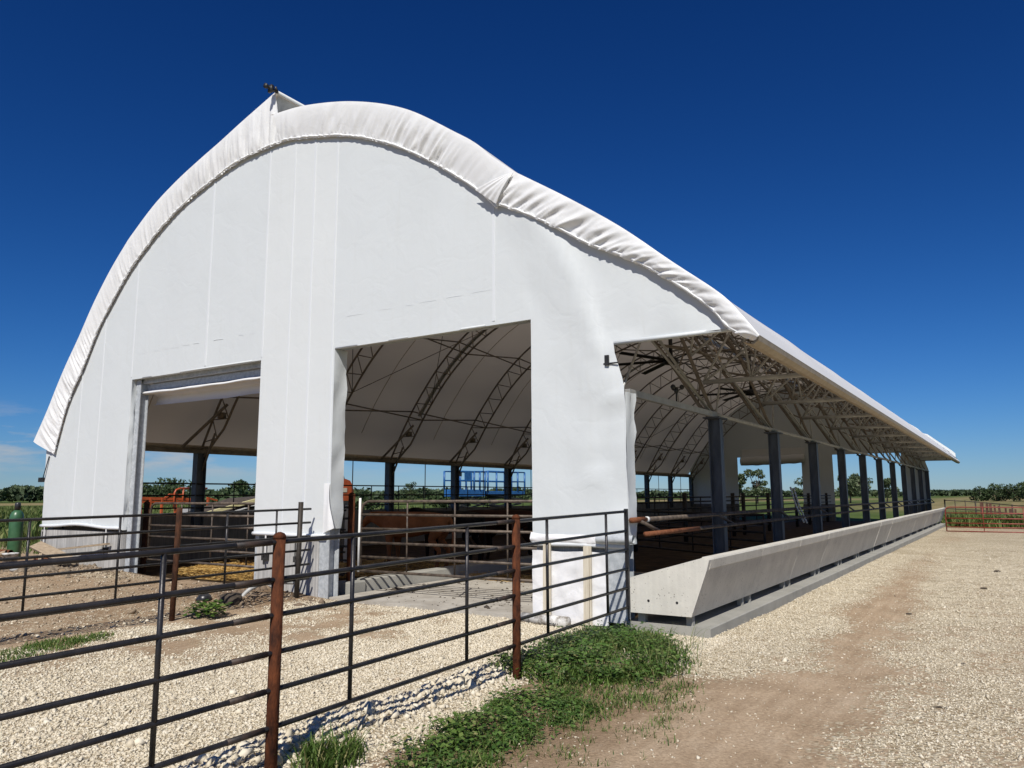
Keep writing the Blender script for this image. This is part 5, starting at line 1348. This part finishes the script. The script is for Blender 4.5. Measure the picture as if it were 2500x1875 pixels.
for (dx, dy, d, h, w, s, lab) in [(-.7010, .7132, 75, 2.6, 5.5, 1, 'bush just right of the brown gate post, behind the left wall'), (-.6130, .7901, 120, 2.7, 7.5, 2, 'bush at the field edge left of the blue scissor lifts'),
    (-.8780, .4786, 120, 1.9, 3.5, 3, 'small bush on the brown strip left of the barn'), (-.8020, .5973, 110, 2.9, 9., 4, 'bush behind the yellow board, in the left doorway')]:
    x, y = at(dx, dy, d); bush(lab, x, y, h, w, 200+s)
def woods(name, a0, a1, d0, d1, h, n, size, seed, label, deep=30):
    g = np.random.default_rng(seed); a = g.uniform(a0, a1, n); d = np.interp((a-a0)/(a1-a0), [0, 1], [d0, d1])+g.uniform(0, deep, n)
    hh = h*(.55+.75*fbm(a*55, a*0, seed, 4)); z = hh*np.sqrt(g.uniform(.02, 1, n))
    C = np.stack([-np.sin(a)*d, np.cos(a)*d, z], 1); V_, F_ = quads(C, size, g)
    kind(np_mesh(name, V_, F_, 'wood_hazed', 4), 'stuff', label, 'woods')
woods('woodland', R(62), R(74), 345, 340, 5.6, 9000, .95, 71, 'dark woods on the horizon left of the barn')
woods('woodland', R(28), R(62), 420, 345, 4.9, 16000, 1.1, 72, 'wooded horizon seen through the barn from the left doorway to the corner pillar')
woods('woodland', R(-9), R(28), 640, 430, 3.6, 15000, 1.3, 73, 'long low woods along the far horizon behind the barn and the drive')

# ------------------------------------------------------------------ light, sky, camera
sun_dir = Vector((.40, -.85, 1.)).normalized()
el = math.asin(sun_dir.z); az = math.atan2(sun_dir.x, sun_dir.y)
sl = bpy.data.lights.new('sun', 'SUN'); sl.energy = 4.2; sl.angle = R(.53); sl.color = (1., .955, .89)
so = bpy.data.objects.new('sun', sl); COL.objects.link(so); so.rotation_euler = (-sun_dir).to_track_quat('-Z', 'Y').to_euler()
W_ = bpy.data.worlds.new('World'); S.world = W_; W_.use_nodes = True
nt = W_.node_tree; bg = nt.nodes['Background']; Lk = nt.links.new
sky = nt.nodes.new('ShaderNodeTexSky'); sky.sky_type = 'NISHITA'; sky.sun_disc = False; sky.sun_elevation = el; sky.sun_rotation = az
sky.altitude = 300; sky.air_density = 1.0; sky.dust_density = 0.; sky.ozone_density = 6.
# deepen the sky as the phone's rendering did: a power curve per channel
sep = nt.nodes.new('ShaderNodeSeparateColor'); cmb = nt.nodes.new('ShaderNodeCombineColor'); Lk(sky.outputs['Color'], sep.inputs['Color'])
for ch, p_, k_, q_ in (('Red', 1.95, 1.20, 1.5), ('Green', 1.5, 1.0, .55), ('Blue', 1.30, 1.13, .12)):
    a_ = N(nt, 'ShaderNodeMath', operation='MULTIPLY'); a_.inputs[1].default_value = .07; Lk(sep.outputs[ch], a_.inputs[0])
    b_ = N(nt, 'ShaderNodeMath', operation='POWER'); b_.inputs[1].default_value = p_; Lk(a_.outputs[0], b_.inputs[0])
    c_ = N(nt, 'ShaderNodeMath', operation='MULTIPLY'); c_.inputs[1].default_value = k_/.07; Lk(b_.outputs[0], c_.inputs[0])
    d_ = N(nt, 'ShaderNodeMath', operation='MULTIPLY_ADD'); d_.inputs[1].default_value = q_*k_; d_.inputs[2].default_value = 1.; Lk(b_.outputs[0], d_.inputs[0])
    e_ = N(nt, 'ShaderNodeMath', operation='DIVIDE'); Lk(c_.outputs[0], e_.inputs[0]); Lk(d_.outputs[0], e_.inputs[1])
    Lk(e_.outputs[0], cmb.inputs[ch])
# thin fair-weather clouds low in the west
tc = nt.nodes.new('ShaderNodeTexCoord'); mp = nt.nodes.new('ShaderNodeMapping'); mp.inputs['Scale'].default_value = (5, 5, 26)
Lk(tc.outputs['Generated'], mp.inputs['Vector'])
cn = N(nt, 'ShaderNodeTexNoise', Scale=1.6, Detail=6., Roughness=.58); Lk(mp.outputs['Vector'], cn.inputs['Vector'])
cr = ramp(nt, cn.outputs['Fac'], [(.47, (0, 0, 0)), (.66, (1, 1, 1))])
sx = nt.nodes.new('ShaderNodeSeparateXYZ'); Lk(tc.outputs['Generated'], sx.inputs['Vector'])
ez = ramp(nt, sx.outputs['Z'], [(.015, (0, 0, 0)), (.05, (1, 1, 1)), (.075, (1, 1, 1)), (.11, (0, 0, 0))])
ng = N(nt, 'ShaderNodeMath', operation='MULTIPLY'); ng.inputs[1].default_value = -1.; Lk(sx.outputs['X'], ng.inputs[0])
exr = ramp(nt, ng.outputs[0], [(.55, (0, 0, 0)), (.80, (1, 1, 1))])
m1 = N(nt, 'ShaderNodeMath', operation='MULTIPLY'); Lk(cr.outputs['Color'], m1.inputs[0]); Lk(ez.outputs['Color'], m1.inputs[1])
m2 = N(nt, 'ShaderNodeMath', operation='MULTIPLY'); Lk(m1.outputs[0], m2.inputs[0]); Lk(exr.outputs['Color'], m2.inputs[1])
m3 = N(nt, 'ShaderNodeMath', operation='MULTIPLY'); m3.inputs[1].default_value = .8; Lk(m2.outputs[0], m3.inputs[0])
cm = N(nt, 'ShaderNodeMixRGB'); cm.inputs[2].default_value = (6.2, 6.0, 5.8, 1); Lk(m3.outputs[0], cm.inputs['Fac']); Lk(cmb.outputs['Color'], cm.inputs[1])
Lk(cm.outputs['Color'], bg.inputs['Color']); bg.inputs['Strength'].default_value = .07

cam = bpy.data.cameras.new('camera'); co = bpy.data.objects.new('camera', cam); COL.objects.link(co)
yaw, pit, rol = R(33.0528), R(8.3406), R(-.2728)
Fv = Vector((-math.sin(yaw)*math.cos(pit), math.cos(yaw)*math.cos(pit), math.sin(pit)))
Rv = Vector((math.cos(yaw), math.sin(yaw), 0)); Uv = Rv.cross(Fv)
R2 = Rv*math.cos(rol)+Uv*math.sin(rol); U2 = -Rv*math.sin(rol)+Uv*math.cos(rol)
mt = Matrix((R2, U2, -Fv)).transposed().to_4x4(); mt.translation = Vector((0, 0, 1.75)); co.matrix_world = mt
cam.sensor_width = 36; cam.lens = 36*1645/2212; cam.clip_start = .05; cam.clip_end = 9000
S.camera = co
S.view_settings.view_transform = 'Standard'; S.view_settings.look = 'None'; S.view_settings.exposure = .22; S.view_settings.gamma = 1
try: S.view_settings.use_curve_mapping = False
except Exception: pass
